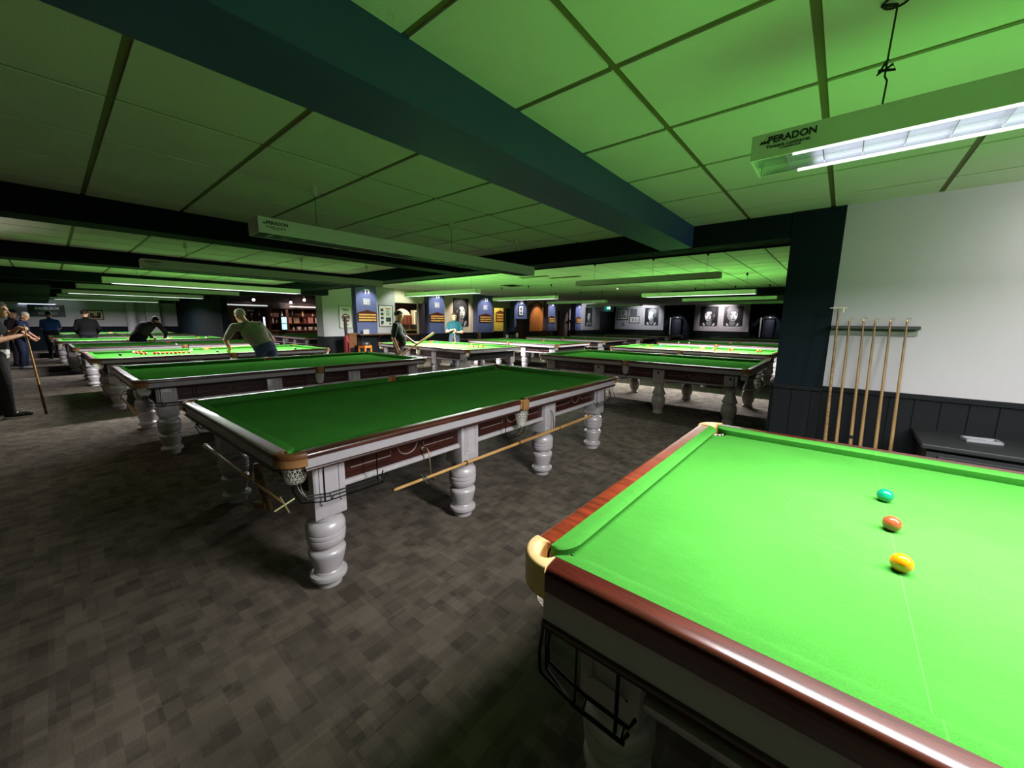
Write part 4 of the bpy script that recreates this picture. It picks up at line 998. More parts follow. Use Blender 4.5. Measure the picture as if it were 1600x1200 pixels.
# drinks ledge under the first pilaster
t = thing('drinks_ledge', 'brown drinks ledge running under the first blue pilaster', 'shelf', (WX, 7.9, 1.0), PI/2)
bm = bmesh.new(); box(bm, (-.95, -.62, 0), (.85, -.34, .035), 0, .004); box(bm, (-.06, -.34, 0), (.85, -.02, .035)); link('top', bm, m_wood_mid, t)
for x in (-.8, -.1, .7):
    bm = bmesh.new(); prism(bm, [(-.36, 0), (-.58, 0), (-.36, -.2)], x-.015, x+.015, plane='yz'); link('bracket', bm, m_wood_dk, t)
t = thing('card_box', 'white blank card standing on the drinks ledge', 'card', (-12.93, 7.26, 1.036), PI/2+.1)
bm = bmesh.new(); box(bm, (-.12, -.012, 0), (.12, .0, .16), 0, .002); link('front', bm, m_paper, t); bm = bmesh.new(); box(bm, (-.11, .0, 0), (.11, .05, .006)); link('base', bm, m_paper, t)
# bar stool, wooden chair and cue case by the corner column
t = thing('bar_stool', 'orange wooden bar stool with a black padded seat by the first pilaster', 'stool', (-12.05, 6.70, 0), .3)
bm = bmesh.new(); lathe(bm, [(.0, .70), (.17, .70), (.19, .72), (.19, .77), (.17, .80), (0, .81)], 24); link('seat', bm, m_seat, t, True)
bm = bmesh.new(); box(bm, (-.15, -.15, .62), (.15, .15, .70), 0, .005); link('seat_frame', bm, m_orange, t)
for a in (-1, 1):
    for b_ in (-1, 1):
        bm = bmesh.new(); prism(bm, [(a*.13-.022, b_*.13-.022), (a*.13+.022, b_*.13-.022), (a*.13+.022, b_*.13+.022), (a*.13-.022, b_*.13+.022)], 0, .64); link('leg', bm, m_orange, t)
bm = bmesh.new()
for s in (-1, 1): box(bm, (-.13, s*.13-.012, .2), (.13, s*.13+.012, .24)); box(bm, (s*.13-.012, -.13, .26), (s*.13+.012, .13, .30))
link('footrest', bm, m_orange, t)
t = thing('wooden_chair', 'brown wooden chair with a tall back beside the cue case', 'chair', (-12.52, 6.36, 0), -1.2)
bm = bmesh.new(); box(bm, (-.2, -.2, .43), (.2, .2, .47), 0, .008); link('seat', bm, m_wood_dk, t)
bm = bmesh.new(); box(bm, (-.2, .18, .62), (.2, .21, 1.10), 0, .01); link('backrest', bm, m_wood_mid, t)
for a in (-1, 1):
    bm = bmesh.new(); box(bm, (a*.18-.02, -.2, 0), (a*.18+.02, -.16, .43)); link('leg', bm, m_wood_dk, t)
    bm = bmesh.new(); box(bm, (a*.18-.02, .17, 0), (a*.18+.02, .21, 1.06)); link('leg', bm, m_wood_dk, t)
t = thing('cue_case', 'dark red padded cue case leaning in front of the corner column', 'case', (-12.18, 6.16, 0), PI/2)
ROT = Matrix.Rotation(-.085, 4, 'Y') @ Matrix.Rotation(.14, 4, 'X')
bm = bmesh.new(); tube(bm, [(0, 0, .04), (0, 0, .25), (0, 0, .9), (0, 0, 1.06)], [.08, .10, .085, .05], 12); bmesh.ops.transform(bm, matrix=ROT, verts=bm.verts); link('case_body', bm, mat('case_red', (110, 24, 26), .5), t, True)
bm = bmesh.new(); tube(bm, [(0, 0, 1.05), (0, 0, 1.55), (0, 0, 1.62)], [.045, .05, .04], 10); bmesh.ops.transform(bm, matrix=ROT, verts=bm.verts); link('case_neck', bm, mat('case_dark', (44, 26, 24), .5), t, True)
bm = bmesh.new(); tube(bm, [(0, -.1, .3), (0, -.12, .6), (0, -.09, .85)], .012, 6); bmesh.ops.transform(bm, matrix=ROT, verts=bm.verts); link('strap', bm, m_seat, t, True)
# tables and chairs by the portrait
def side_table(x, y, label, rz=0):
    t = thing('side_table', label, 'table', (x, y, 0), rz)
    bm = bmesh.new(); box(bm, (-.3, -.55, .72), (.3, .55, .75), 0, .006); link('tabletop', bm, m_wood_dk, t)
    for s in (-1, 1):
        bm = bmesh.new(); box(bm, (-.03, s*.4-.03, .03), (.03, s*.4+.03, .72)); box(bm, (-.22, s*.4-.03, 0), (.22, s*.4+.03, .035)); link('leg', bm, m_wood_mid, t)
def low_chair(x, y, label, rz):
    t = thing('wooden_chair', label, 'chair', (x, y, 0), rz)
    bm = bmesh.new(); box(bm, (-.21, -.21, .42), (.21, .21, .47), 0, .008); link('seat', bm, m_wood_mid, t)
    bm = bmesh.new(); box(bm, (-.2, .19, .82), (.2, .22, 1.06), 0, .01); box(bm, (-.2, .19, .60), (.2, .215, .66)); link('backrest', bm, m_wood_mid, t)
    for a in (-1, 1):
        bm = bmesh.new(); box(bm, (a*.19-.02, -.21, 0), (a*.19+.02, -.17, .42)); link('leg', bm, m_wood_mid, t)
        bm = bmesh.new(); box(bm, (a*.19-.02, .18, 0), (a*.19+.02, .22, 1.04)); link('leg', bm, m_wood_mid, t)
side_table(-12.45, 11.5, 'dark side table below the large dark portrait')
low_chair(-12.2, 12.45, 'brown chair right of the side table below the portrait', 2.6)
side_table(-12.4, 14.6, 'dark side table cluttered with cups before the yellow doorway')
low_chair(-12.3, 18.2, 'brown chair facing the arched alcove', 1.9)
low_chair(-12.2, 17.3, 'brown chair left of the arched alcove', 1.2)
low_chair(-12.3, 20.2, 'pale brown chair by the pinkish door', 2.2)
for k, (y, c, l) in enumerate(((14.25, (230, 226, 210), 'white cup at the left of the cluttered side table'), (14.55, (60, 70, 66), 'dark mug in the middle of the cluttered side table'), (14.8, (70, 80, 78), 'grey mug right of the dark one on the cluttered side table'), (15.0, (232, 222, 196), 'tall pale cup at the right end of the cluttered side table'))):
    o = thing('cup', l, 'cup', (-12.36, y, .75)); h = .22 if k == 3 else .14
    bm = bmesh.new(); lathe(bm, [(.05, 0), (.065, h), (.058, h), (.045, .01)], 16, cap=False); poly(bm, [(.047*math.cos(a*PI/8), .047*math.sin(a*PI/8), .008) for a in range(16)]); link('cup_body', bm, mat('cup_%d' % k, c, .4), o, True)
    bm = bmesh.new(); tube(bm, [(.058, 0, h*.75), (.095, 0, h*.7), (.095, 0, h*.35), (.055, 0, h*.25)], .008, 6); link('handle', bm, mat('cup_%d' % k, c, .4), o, True)
t = thing('tall_cabinet', 'tall narrow dark wooden cabinet in front of the fourth pilaster', 'cabinet', (-12.62, 15.75, 0), PI/2)
bm = bmesh.new(); box(bm, (-.27, -.2, .0), (.27, .2, 1.6), 0, .008); link('body', bm, m_wood_dk, t)
bm = bmesh.new(); box(bm, (-.30, -.23, 1.6), (.30, .22, 1.66), 0, .006); link('cornice', bm, m_wood_dk, t)
bm = bmesh.new(); box(bm, (-.24, -.215, .12), (.24, -.2, 1.54), 0, .004); d = link('door', bm, m_wood_dk, t)
bm = bmesh.new(); ellipsoid(bm, (.2, -.225, .85), (.014, .014, .014), 0, 8, 6); link('knob', bm, m_brass, d, True)
t = on_wall('framed_print', 'small white print in a black frame on the fourth pilaster', 'picture', 16.2, 2.10, XF+.001); picture(t, .42, .56, .04)
bm = bmesh.new(); prism(bm, [(-.06, .02), (.06, .02), (.04, .16), (-.04, .16)], -.016, -.0125, plane='xz'); prism(bm, [(-.07, -.16), (.07, -.16), (0, -.02)], -.016, -.0125, plane='xz'); link('print_images', bm, m_textblk, t)
# arched alcove panel
t = on_wall('arched_panel', 'tall golden brown panel under a shallow gable in the wall', 'panel', 17.95, 1.0)
bm = bmesh.new(); box(bm, (-.62, -.03, 0), (.62, 0, 1.45)); link('panel', bm, wood('golden_panel', (176, 118, 56), (140, 88, 40), .5, axis='Z'), t)
bm = bmesh.new(); prism(bm, [(-.74, 1.40), (-.70, 1.36), (0, 1.60), (.70, 1.36), (.74, 1.40), (0, 1.68)], -.06, 0, plane='xz'); link('gable', bm, m_wood_mid, t)
for s in (-1, 1):
    bm = bmesh.new(); box(bm, (s*.66-.03, -.05, 0), (s*.66+.03, 0, 1.38)); link('post', bm, m_wood_mid, t)
t = on_wall('dark_shelf', 'short dark bracket shelf right of the pinkish door', 'shelf', 21.62, 1.62)
bm = bmesh.new(); box(bm, (-.25, -.12, 0), (.3, 0, .05)); link('top', bm, m_wood_dk, t); bm = bmesh.new(); box(bm, (-.03, -.08, -.1), (.03, 0, 0)); link('bracket', bm, m_wood_dk, t)
# yellow lobby: scoreboard, bench and a white figure-like lamp left of it
t = thing('scoreboard', 'scoreboard seen through the yellow lit doorway', 'scoreboard', (-14.898, 16.55, 1.75), PI/2)
bm = bmesh.new(); box(bm, (-.36, -.03, -.24), (.36, 0, .24)); prism(bm, [(-.38, .24), (.38, .24), (.26, .30), (0, .40), (-.26, .30)], -.035, 0, plane='xz'); link('board', bm, m_wood_mid, t)
for k in range(3):
    bm = bmesh.new(); z = .15-k*.15; box(bm, (-.3, -.038, z-.04), (.3, -.03, z+.04)); link('score_rail', bm, m_rail_y, t)
t = thing('counter', 'pale counter inside the yellow lit doorway', 'counter', (-14.35, 16.0, 0)); bm = bmesh.new(); box(bm, (-.3, -1.0, .98), (.3, .6, 1.05), 0, .005); link('worktop', bm, mat('pale_counter', (214, 204, 160), .5), t); bm = bmesh.new(); box(bm, (-.26, -.76, 0), (.26, .56, .98)); link('front', bm, m_wood_dk, t)

# ============================================================ the bar
m_red_wood = wood('red_brown_wood', (98, 44, 28), (62, 26, 18), .4)
bx = -20.6
t = thing('back_bar', 'dark wooden back bar with shelves behind the dark snooker table', 'bar', (bx, 7.0, 0))
bm = bmesh.new(); box(bm, (-.35, -2.3, 0), (0, 2.3, .95)); link('base', bm, m_wood_dk, t)
bm = bmesh.new(); box(bm, (-.38, -2.35, .95), (.06, 2.35, 1.0), 0, .006); link('counter', bm, m_wood_mid, t)
for z in (1.30, 1.62):
    bm = bmesh.new(); box(bm, (-.34, -2.3, z), (-.08, 2.3, z+.03)); link('shelf', bm, m_red_wood, t)
bm = bmesh.new(); box(bm, (-.36, -2.3, 2.02), (.10, 2.3, 2.3), 0, .006); link('canopy', bm, m_wood_dk, t)
bm = bmesh.new(); box(bm, (-.39, -2.3, 1.0), (-.36, 2.3, 2.1)); link('back_panel', bm, m_red_wood, t)
for y in (-2.3, -1.2, -.3, .5, 2.25):
    bm = bmesh.new(); box(bm, (-.34, y-.06, 1.0), (.02, y+.06, 2.05), 0, .008); link('post', bm, m_red_wood, t)
for (y0, y1) in ((-2.1, -.35), (.6, 2.4)):
    bm = bmesh.new(); box(bm, (.07, y0, 2.1), (.13, y1, 2.16), 0, .006); link('pelmet_light', bm, mat('pelmet_glow', (220, 220, 220), .5, emit=(200, 205, 205), es=.45), t)
t = thing('wood_screen', 'tall light brown wooden panel at the left end of the back bar', 'panel', (-20.3, 4.95, 0)); bm = bmesh.new(); box(bm, (-.05, -.05, 0), (.05, .35, 2.1), 0, .01); link('panel', bm, wood('panel_brown', (120, 84, 54), (90, 60, 38), .5, axis='Z'), t); bm = bmesh.new(); box(bm, (-.02, .02, 1.2), (.06, .1, 1.9)); link('inset', bm, m_wood_dk, t)
t = thing('bottle_fridge', 'narrow blue white lit fridge in the back bar', 'fridge', (bx+.12, 7.29, 1.0), PI/2)
bm = bmesh.new(); box(bm, (-.14, -.04, 0), (.14, .12, .66), 0, .006); link('cabinet', bm, m_black, t)
bm = bmesh.new(); box(bm, (-.11, -.046, .04), (.11, -.04, .62)); link('lit_door', bm, mat('fridge_glow', (170, 210, 230), .3, emit=(150, 200, 225), es=.8), t)
bm = bmesh.new(); box(bm, (-.11, -.06, .30), (.11, -.046, .33)); link('handle', bm, m_black, t)
t = thing('bottle_fridge', 'slim white lit fridge left of the blue white one in the back bar', 'fridge', (bx+.12, 6.45, 1.0), PI/2)
bm = bmesh.new(); box(bm, (-.10, -.04, 0), (.10, .12, .66), 0, .006); link('cabinet', bm, m_black, t)
bm = bmesh.new(); box(bm, (-.04, -.046, .04), (.04, -.04, .62)); link('lit_door', bm, mat('fridge_glow2', (210, 214, 226), .3, emit=(205, 210, 226), es=.7), t)
bm = bmesh.new(); box(bm, (.06, -.055, .2), (.08, -.04, .4)); link('handle', bm, m_chrome, t)
cols = [(200, 140, 120), (214, 164, 130), (120, 60, 44), (190, 130, 120), (224, 190, 160), (90, 44, 40)]
names = ['pink', 'peach', 'brown', 'rose', 'cream', 'dark red']
k = 0
for (y, wd, h) in ((7.62, .22, .36), (7.95, .26, .34), (8.35, .14, .3), (8.62, .26, .36), (8.95, .2, .34)):
    c = cols[k % 6]; o = thing('display_card', '%s display card on the lower shelf of the back bar' % names[k % 6], 'card', (bx-.1, y, 1.331), PI/2); k += 1
    bm = bmesh.new(); box(bm, (-wd/2, -.01, 0), (wd/2, .01, h*.8), 0, .003); link('card', bm, mat('card_%d' % k, c, .6), o)
    bm = bmesh.new(); box(bm, (-wd/4, .01, 0), (wd/4, .06, .01)); link('foot', bm, m_black, o)
def bottle(x, y, z, c, h, label):
    o = thing('bottle', label, 'bottle', (x, y, z), 0, 'bottles and glasses of the bar')
    bm = bmesh.new(); lathe(bm, [(.0, 0), (.036, 0), (.038, .01), (.038, h*.6), (.016, h*.78), (.014, h*.95), (.0, h*.95)], 12); link('glass', bm, mat('bottle_%d_%d' % (c[0], c[1]), c, .12), o, True)
    bm = bmesh.new(); lathe(bm, [(.015, h*.94), (.015, h), (0, h)], 10); link('cap', bm, m_brass, o, True)
    bm = bmesh.new(); lathe(bm, [(.0385, h*.15), (.0385, h*.45)], 12, cap=False); link('paper_label', bm, m_paper, o, True)
bc = [(120, 70, 30), (40, 70, 40), (200, 190, 170), (90, 30, 24), (180, 130, 60)]; bn = ['amber', 'green', 'clear', 'dark red', 'golden']
where = ['left end', 'left part', 'centre left', 'middle', 'centre right', 'right part', 'right end']
random.seed(3)
for sh, z in (('upper', 1.651), ('lower', 1.331)):
    for i in range(7):
        y = 5.05+i*.34 if sh == 'lower' else 5.9+i*.48
        y = y if all(abs(y-7.0-p) > .11 for p in (-2.3, -1.2, -.3, .5, 2.25)) else y+.17
        c = random.randrange(5); bottle(bx-.2, y, z, bc[c], .28+.04*(i % 3), '%s bottle at the %s of the %s back bar shelf' % (bn[c], where[i], sh))
for i, y in enumerate((7.75, 8.0, 8.3, 8.55, 8.8, 9.05)):
    o = thing('ice_bucket' if i % 2 else 'drink_glass', ('white round bucket on the bar counter, number %s from the left' if i % 2 else 'pale drinking glass on the bar counter, %s from the left') % ('first', 'second', 'third', 'fourth', 'fifth', 'sixth')[i], 'bucket' if i % 2 else 'glass', (bx+.0, y, 1.0))
    r, h = (.11, .17) if i % 2 else (.05, .14)
    bm = bmesh.new(); lathe(bm, [(0, 0), (r*.7, 0), (r*.95, h*.5), (r, h), (r*.92, h), (r*.6, .02), (0, .02)], 16, cap=False); link('vessel', bm, mat('pale_glazed', (214, 206, 200), .3), o, True)
    bm = bmesh.new(); lathe(bm, [(r*1.02, h-.012), (r*1.05, h), (r*.98, h+.006)], 16, cap=False); link('rim', bm, m_chrome, o, True)
for i in range(8):
    o = thing('hanging_glass', 'glass hanging under the bar canopy, %s in line' % ('first', 'second', 'third', 'fourth', 'fifth', 'sixth', 'seventh', 'eighth')[i], 'glass', (bx-.1, 5.35+.09*i+(0 if i < 4 else .12), 1.86), 0, 'glasses hanging under the bar canopy')
    bm = bmesh.new(); lathe(bm, [(.032, .155), (.030, .15), (.004, .145), (.004, .09), (.03, .07), (.036, .03), (.032, 0), (.029, 0), (.032, .03), (.026, .065)], 12, cap=False); link('glass', bm, mat('glass_grey', (190, 190, 186), .1, coat=.5), o, True)
# ceiling spot bulbs of the bar
for i, (px_, y, x, z, l) in enumerate(((0, 7.45, -19.9, 2.30, 'left round spot lamp above the bar'), (0, 7.9, -19.5, 2.42, 'middle round spot lamp above the bar'), (0, 8.65, -19.9, 2.32, 'right round spot lamp above the bar'), (0, 6.0, -20.1, 2.36, 'round spot lamp above the grey haired man'))):
    t = thing('spot_lamp', l, 'lamp', (x, y, z), 0, 'round spot lamps of the bar'); 
    bm = bmesh.new(); ellipsoid(bm, (0, 0, 0), (.055, .055, .055)); link('bulb', bm, mat('lit_bulb', (255, 255, 255), .4, emit=(240, 240, 255), es=6.0), t, True)
    bm = bmesh.new(); tube(bm, [(0, 0, .05), (0, 0, CZ2-z)], .015, 8); link('stem', bm, m_black, t)
# warm bar seen through the wall opening
t = thing('bar_cabinet', 'brown arched cabinet with upright bars seen through the wall opening', 'cabinet', (-17.2, 11.65, 0), PI/2)
bm = bmesh.new(); prism(bm, [(-.62, 0), (.62, 0), (.62, 1.75), (.3, 1.98), (0, 2.05), (-.3, 1.98), (-.62, 1.75)], 0, .25, plane='xz'); link('body', bm, wood('warm_cabinet', (112, 66, 48), (80, 44, 30), .5, axis='Z'), t)
bm = bmesh.new()
for k in range(6): box(bm, (-.5+k*.2-.02, -.03, 1.05), (-.5+k*.2+.02, 0, 1.7))
link('bars', bm, m_scorewood, t)
bm = bmesh.new(); prism(bm, [(-.5, 1.8), (.5, 1.8), (.34, 2.0), (.1, 2.1), (-.1, 2.1), (-.34, 2.0)], -.05, -.01, plane='xz'); link('sign_board', bm, mat('cream_sign', (240, 220, 190), .6), t)
bm = bmesh.new()
for k in range(3): tube(bm, [(-.36+.1*q, -.055, 1.84+.08*k+.015*(q % 2)) for q in range(8-2*k)], .012, 6)
link('sign_scroll', bm, mat('pink_scroll', (206, 120, 110), .6), t)
t = thing('glass_fridge', 'cream framed glass door fridge seen through the wall opening', 'fridge', (-17.05, 12.72, 0), PI/2)
bm = bmesh.new(); box(bm, (-.42, 0, .0), (.42, .3, 2.05), 0, .01); link('cabinet', bm, mat('cream_enamel', (226, 214, 180), .4), t)
bm = bmesh.new(); box(bm, (-.36, -.01, .96), (.36, 0, 1.98)); link('door', bm, mat('grey_glass', (96, 106, 104), .1), t)
bm = bmesh.new(); box(bm, (.30, -.04, 1.3), (.33, -.01, 1.7)); link('handle', bm, m_chrome, t)
t = thing('serving_counter', 'pale yellow serving counter inside the wall opening', 'counter', (-16.0, 11.6, 0), PI/2)
bm = bmesh.new(); box(bm, (-1.6, -.2, 1.04), (1.4, .25, 1.1), 0, .006); link('worktop', bm, mat('yellow_counter', (236, 214, 120), .5), t)
bm = bmesh.new(); box(bm, (-1.35, -.16, 0), (1.35, .2, 1.04)); link('front', bm, m_wood_dk, t)
for k in range(3):
    bm = bmesh.new(); box(bm, (-1.2+.85*k, -.17, 1.1), (-.5+.85*k, .0, 1.34), 0, .01); link('glass_case', bm, mat('case_glass_%d' % k, ((150, 120, 90), (90, 84, 74), (210, 190, 150))[k], .2), t)
bm = bmesh.new(); box(bm, (WX-.3, 8.74, .95), (WX+.10, 10.05, 1.0), 0, .005); tag(link('opening_sill', bm, m_wood_mid), 'brown sill of the wall opening to the warm bar', 'sill', kind='structure')
t = thing('dark_banner', 'tall dark purple board standing between the wall opening and second pilaster', 'board', (-13.30, 9.98, 0), PI/2)
bm = bmesh.new(); box(bm, (-.16, -.03, 1.0), (.20, 0, 2.22)); link('board', bm, mat('dark_purple', (46, 30, 44), .7), t); bm = bmesh.new(); box(bm, (-.14, -.04, 0), (.16, .01, 1.0)); link('stand', bm, m_dado, t)

# ============================================================ end wall of the table hall
t = thing('club_sign', 'black rectangular sign with white lettering on the end wall', 'sign', (-27.995, .02, 1.80), PI/2)
bm = bmesh.new(); box(bm, (-.55, -.03, -.27), (.55, 0, .27), 0, .004); link('board', bm, mat('sign_black', (16, 22, 22), .4), t)
text_mesh('lettering', 'EXCELSIOR', .145, mat('sign_white', (240, 246, 250), .5), t, Matrix.Translation((.02, -.032, .10)) @ Matrix.Rotation(PI/2, 4, 'X'), bold=.004)
text_mesh('lettering', 'SNOOKER', .125, mat('sign_grey', (130, 138, 138), .5), t, Matrix.Translation((.02, -.032, -.13)) @ Matrix.Rotation(PI/2, 4, 'X'), bold=.003)
t = thing('framed_picture', 'dark framed sepia picture right of the black sign on the end wall', 'picture', (-27.995, 1.54, 1.64), PI/2)
picture(t, .54, .48, .045, mat('sepia_sky', (206, 182, 140), .7), m_wood_dk)
bm = bmesh.new(); y0 = -.016
for (x, z, a, b_) in ((-.13, -.04, .07, .12), (.02, -.1, .10, .06), (.12, -.02, .06, .14)): box(bm, (x-a, y0, z-b_), (x+a, -.0125, z+b_))
link('print_images', bm, mat('sepia_dark', (60, 44, 32), .7), t)
t = thing('strip_light', 'thin white strip light above the black sign', 'lamp', (-27.962, -.1, 2.10), PI/2)
bm = bmesh.new(); box(bm, (-.7, -.04, 0), (.45, .04, .04)); link('housing', bm, m_cup, t); bm = bmesh.new(); box(bm, (-.66, -.03, -.012), (.41, .03, 0)); link('tube', bm, mat('strip_glow', (230, 235, 255), .5, emit=(210, 220, 255), es=1.5), t)
# ============================================================ people
m_skin = mat('skin', (206, 150, 120), .55, var=.04, scale=20); m_hair_grey = mat('grey_hair', (176, 172, 160), .8, bump=.6, bscale=120); m_hair_dark = mat('dark_hair', (30, 22, 18), .7, bump=.6, bscale=120); m_hair_brown = mat('brown_hair', (64, 46, 32), .7, bump=.6, bscale=120)
def clothm(name, rgb): return mat(name, rgb, .9, spec=.2, var=.08, scale=9, bump=.4, bscale=18)
def figure(label, loc, rotz, J, top, trousers, hair_m=None, sleeve=.6, hair='short', grip=(0, 0), cap=None, shoe=(24, 24, 24), sole=None, waist_band=None, stock=1.0, under=None, group='people in the hall'):
    """One continuous body grown around joints J (person frame: +y forward, +x right), with face, ears, five fingers a hand."""
    root = thing('person', label, 'person', loc, rotz, group)
    V3 = lambda k: Vector(J[k])
    bones = []   # (p, q, r1, r2, material index) ; 0 top, 1 trousers, 2 skin, 3 band
    def bone(p, q, r1, r2, mi): bones.append((Vector(p), Vector(q), r1, r2, mi))
    pel, che, nek, hed = V3('pelvis'), V3('chest'), V3('neck'), V3('head')
    for s in ('l', 'r'):
        sh, el, wr = V3('sh_'+s), V3('el_'+s), V3('wr_'+s)
        cut = sh.lerp(el, sleeve) if sleeve <= 1 else el.lerp(wr, sleeve-1)
        if sleeve <= 1: bone(sh, cut, .064*stock, .060, 0); bone(cut, el, .048, .043, 2); bone(el, wr, .043, .029, 2)
        else: bone(sh, el, .062*stock, .054, 0); bone(el, cut, .052, .042, 0); bone(cut, wr, .038, .029, 2)
        hp, kn, an, to = V3('hip_'+s), V3('kn_'+s), V3('an_'+s), V3('to_'+s)
        bone(hp, kn, .098*stock, .068, 1); bone(kn, an, .066, .050, 1)
    bone(che, nek, .07, .065, 0); bone(nek, hed, .056, .054, 2)
    parts = bmesh.new()
    def capsule(p, q, r1, r2, seg=12):
        d = q-p; L = d.length
        if L < 1e-5: return
        rot = d.to_track_quat('Z', 'Y').to_matrix().to_4x4(); prof = []
        for k in range(5): a = -PI/2+k/4*PI/2; prof.append((max(r1*math.cos(a), .0008), r1*math.sin(a)))
        for k in range(5): a = k/4*PI/2; prof.append((max(r2*math.cos(a), .0008), L+r2*math.sin(a)))
        lathe(parts, prof, seg, mtx=Matrix.Translation(p) @ rot)
    for p, q, a, b_, mi in bones: capsule(p, q, a, b_)
    # torso: elliptical rings from seat to shoulders
    shl, shr = V3('sh_l'), V3('sh_r'); hl, hr = V3('hip_l'), V3('hip_r')
    spine = [(pel-(che-pel)*.22, .15, .115, 1), (pel, .172*stock, .125*stock, 1), (pel.lerp(che, .22), .168*stock, .122*stock, 1 if waist_band is None else 3), (pel.lerp(che, .5), .160*stock, .118*stock, 0), (pel.lerp(che, .8), .178*stock, .124*stock, 0), (che, .190*stock, .122*stock, 0), (che.lerp(nek, .45), .180*stock, .105*stock, 0), (che.lerp(nek, .78), .10, .075, 0)]
    if 'belly' in J:
        c_, rx, ry, mi = spine[3]; spine[3] = (c_+Vector(J['belly']), rx*1.08, ry*1.2, mi); c_, rx, ry, mi = spine[2]; spine[2] = (c_+Vector(J['belly'])*.8, rx*1.05, ry*1.15, mi)
    rings = []
    lat_h = (hr-hl).normalized(); lat_s = (shr-shl).normalized()
    for i, (c_, rx, ry, mi) in enumerate(spine):
        d = (spine[min(i+1, len(spine)-1)][0]-spine[max(i-1, 0)][0]).normalized(); f = i/(len(spine)-1)
        lat = lat_h.lerp(lat_s, f).normalized(); fwd = d.cross(lat).normalized(); lat = fwd.cross(d).normalized()
        rings.append([parts.verts.new(c_+lat*rx*math.copysign(abs(math.cos(2*PI*k/20))**.85, math.cos(2*PI*k/20))+fwd*ry*math.copysign(abs(math.sin(2*PI*k/20))**.85, math.sin(2*PI*k/20))) for k in range(20)])
    for a, b_ in zip(rings, rings[1:]):
        for k in range(20): parts.faces.new((a[k], a[(k+1) % 20], b_[(k+1) % 20], b_[k]))
    parts.faces.new(rings[0]); parts.faces.new(rings[-1])
    for c0, c1 in zip(spine, spine[1:]): bones.append((c0[0], c1[0], c0[2], c1[2], c1[3]))
    for sh, c_ in ((shl, che), (shr, che)): capsule(sh, che.lerp(nek, .35), .066, .075); capsule(nek-(nek-che).normalized()*.035, sh.lerp(nek, .12), .056, .062); bones.append((nek-(nek-che).normalized()*.035, sh, .056, .062, 0))
    # head frame
    look = Vector(J.get('look', (0, 1, 0))).normalized(); upv = (hed-nek).normalized(); upv = Vector(J.get('head_up', tuple((upv*.5+Vector((0, 0, 1))*.5)))).normalized()
    xr = look.cross(upv).normalized(); upv = xr.cross(look).normalized()
    HM = Matrix((xr, look, upv)).transposed().to_4x4(); HM.translation = hed
    def hpt(x, y, z): return HM @ Vector((x, y, z))
    def hell(x, y, z, rx, ry, rz): ellipsoid(parts, (0, 0, 0), (1, 1, 1), mtx=Matrix.Translation((0, 0, 0))) if False else bmesh.ops.create_uvsphere(parts, u_segments=16, v_segments=10, radius=1, matrix=HM @ Matrix.Translation((x, y, z)) @ Matrix.Diagonal((rx, ry, rz, 1)))
    hell(0, -.012, .035, .076, .096, .088); hell(0, .022, -.03, .060, .072, .085); hell(0, .055, -.085, .034, .032, .028); hell(0, .0, -.05, .062, .06, .07)
    hell(0, .098, -.018, .013, .020, .022); hell(0, .088, .01, .010, .014, .028); hell(-.03, .078, .03, .026, .014, .010); hell(.03, .078, .03, .026, .014, .010)
    hell(-.077, -.008, -.008, .010, .021, .032); hell(.077, -.008, -.008, .010, .021, .032); hell(0, .083, -.063, .024, .012, .007); hell(0, .081, -.076, .021, .012, .008)
    for p in ((hpt(0, 0, .03), hpt(0, .02, -.06)),): bones.append((p[0], p[1], .09, .07, 2))
    # hands
    for i, s in enumerate(('l', 'r')):
        el, wr = V3('el_'+s), V3('wr_'+s); d = (wr-el).normalized(); hd = Vector(J.get('hand_'+s, tuple(d))).normalized()
        side = 1 if s == 'r' else -1
        pn = Vector(J.get('palm_'+s, (-side, 0, 0))); pn = (pn-hd*pn.dot(hd)).normalized(); th = hd.cross(pn)*side; th = -th if th.dot(Vector(J.get('thumb_'+s, (0, 1, .2)))) < 0 else th
        pm = wr+hd*.05
        bmesh.ops.create_uvsphere(parts, u_segments=12, v_segments=8, radius=1, matrix=Matrix.Translation(pm) @ Matrix((th, pn, hd)).transposed().to_4x4() @ Matrix.Diagonal((.041, .016, .054, 1)))
        capsule(wr-d*.02, wr+hd*.03, .028, .024, 10); bones.append((wr, wr+hd*.18, .03, .02, 2))
        curl = grip[i]
        for k, (off, ln) in enumerate(((.030, .070), (.010, .078), (-.010, .072), (-.029, .056))):
            p = wr+hd*.092+th*off; dirn = hd.copy(); axis_p = pn
            for seg_, (fl, r) in enumerate(((.45, .0095), (.32, .009), (.25, .008))):
                a = (curl*1.35+.12)*(1 if seg_ else .6); dirn = (dirn*math.cos(a)+axis_p*math.sin(a)).normalized(); axis_p = (axis_p-dirn*axis_p.dot(dirn)).normalized() if (axis_p-dirn*axis_p.dot(dirn)).length > 1e-4 else axis_p
                q = p+dirn*ln*fl; capsule(p, q, r, r*.92, 8); p = q
        p = wr+hd*.03+th*.03; q = p+(th*.75+hd*.6).normalized()*.036; capsule(p, q, .012, .0105, 8); q2 = q+(hd*.8+th*.25+pn*curl*.9).normalized()*.03; capsule(q, q2, .0105, .009, 8)
    bmesh.ops.recalc_face_normals(parts, faces=parts.faces)
    me = bpy.data.meshes.new('tmp'); parts.to_mesh(me); parts.free(); tmp = bpy.data.objects.new('tmp', me); COL.objects.link(tmp)
    rm = tmp.modifiers.new('r', 'REMESH'); rm.mode = 'VOXEL'; rm.voxel_size = .0095
    sm = tmp.modifiers.new('s', 'SMOOTH'); sm.factor = .5; sm.iterations = 3
    dg = bpy.context.evaluated_depsgraph_get(); bme = bpy.data.meshes.new_from_object(tmp.evaluated_get(dg)); bpy.data.objects.remove(tmp)
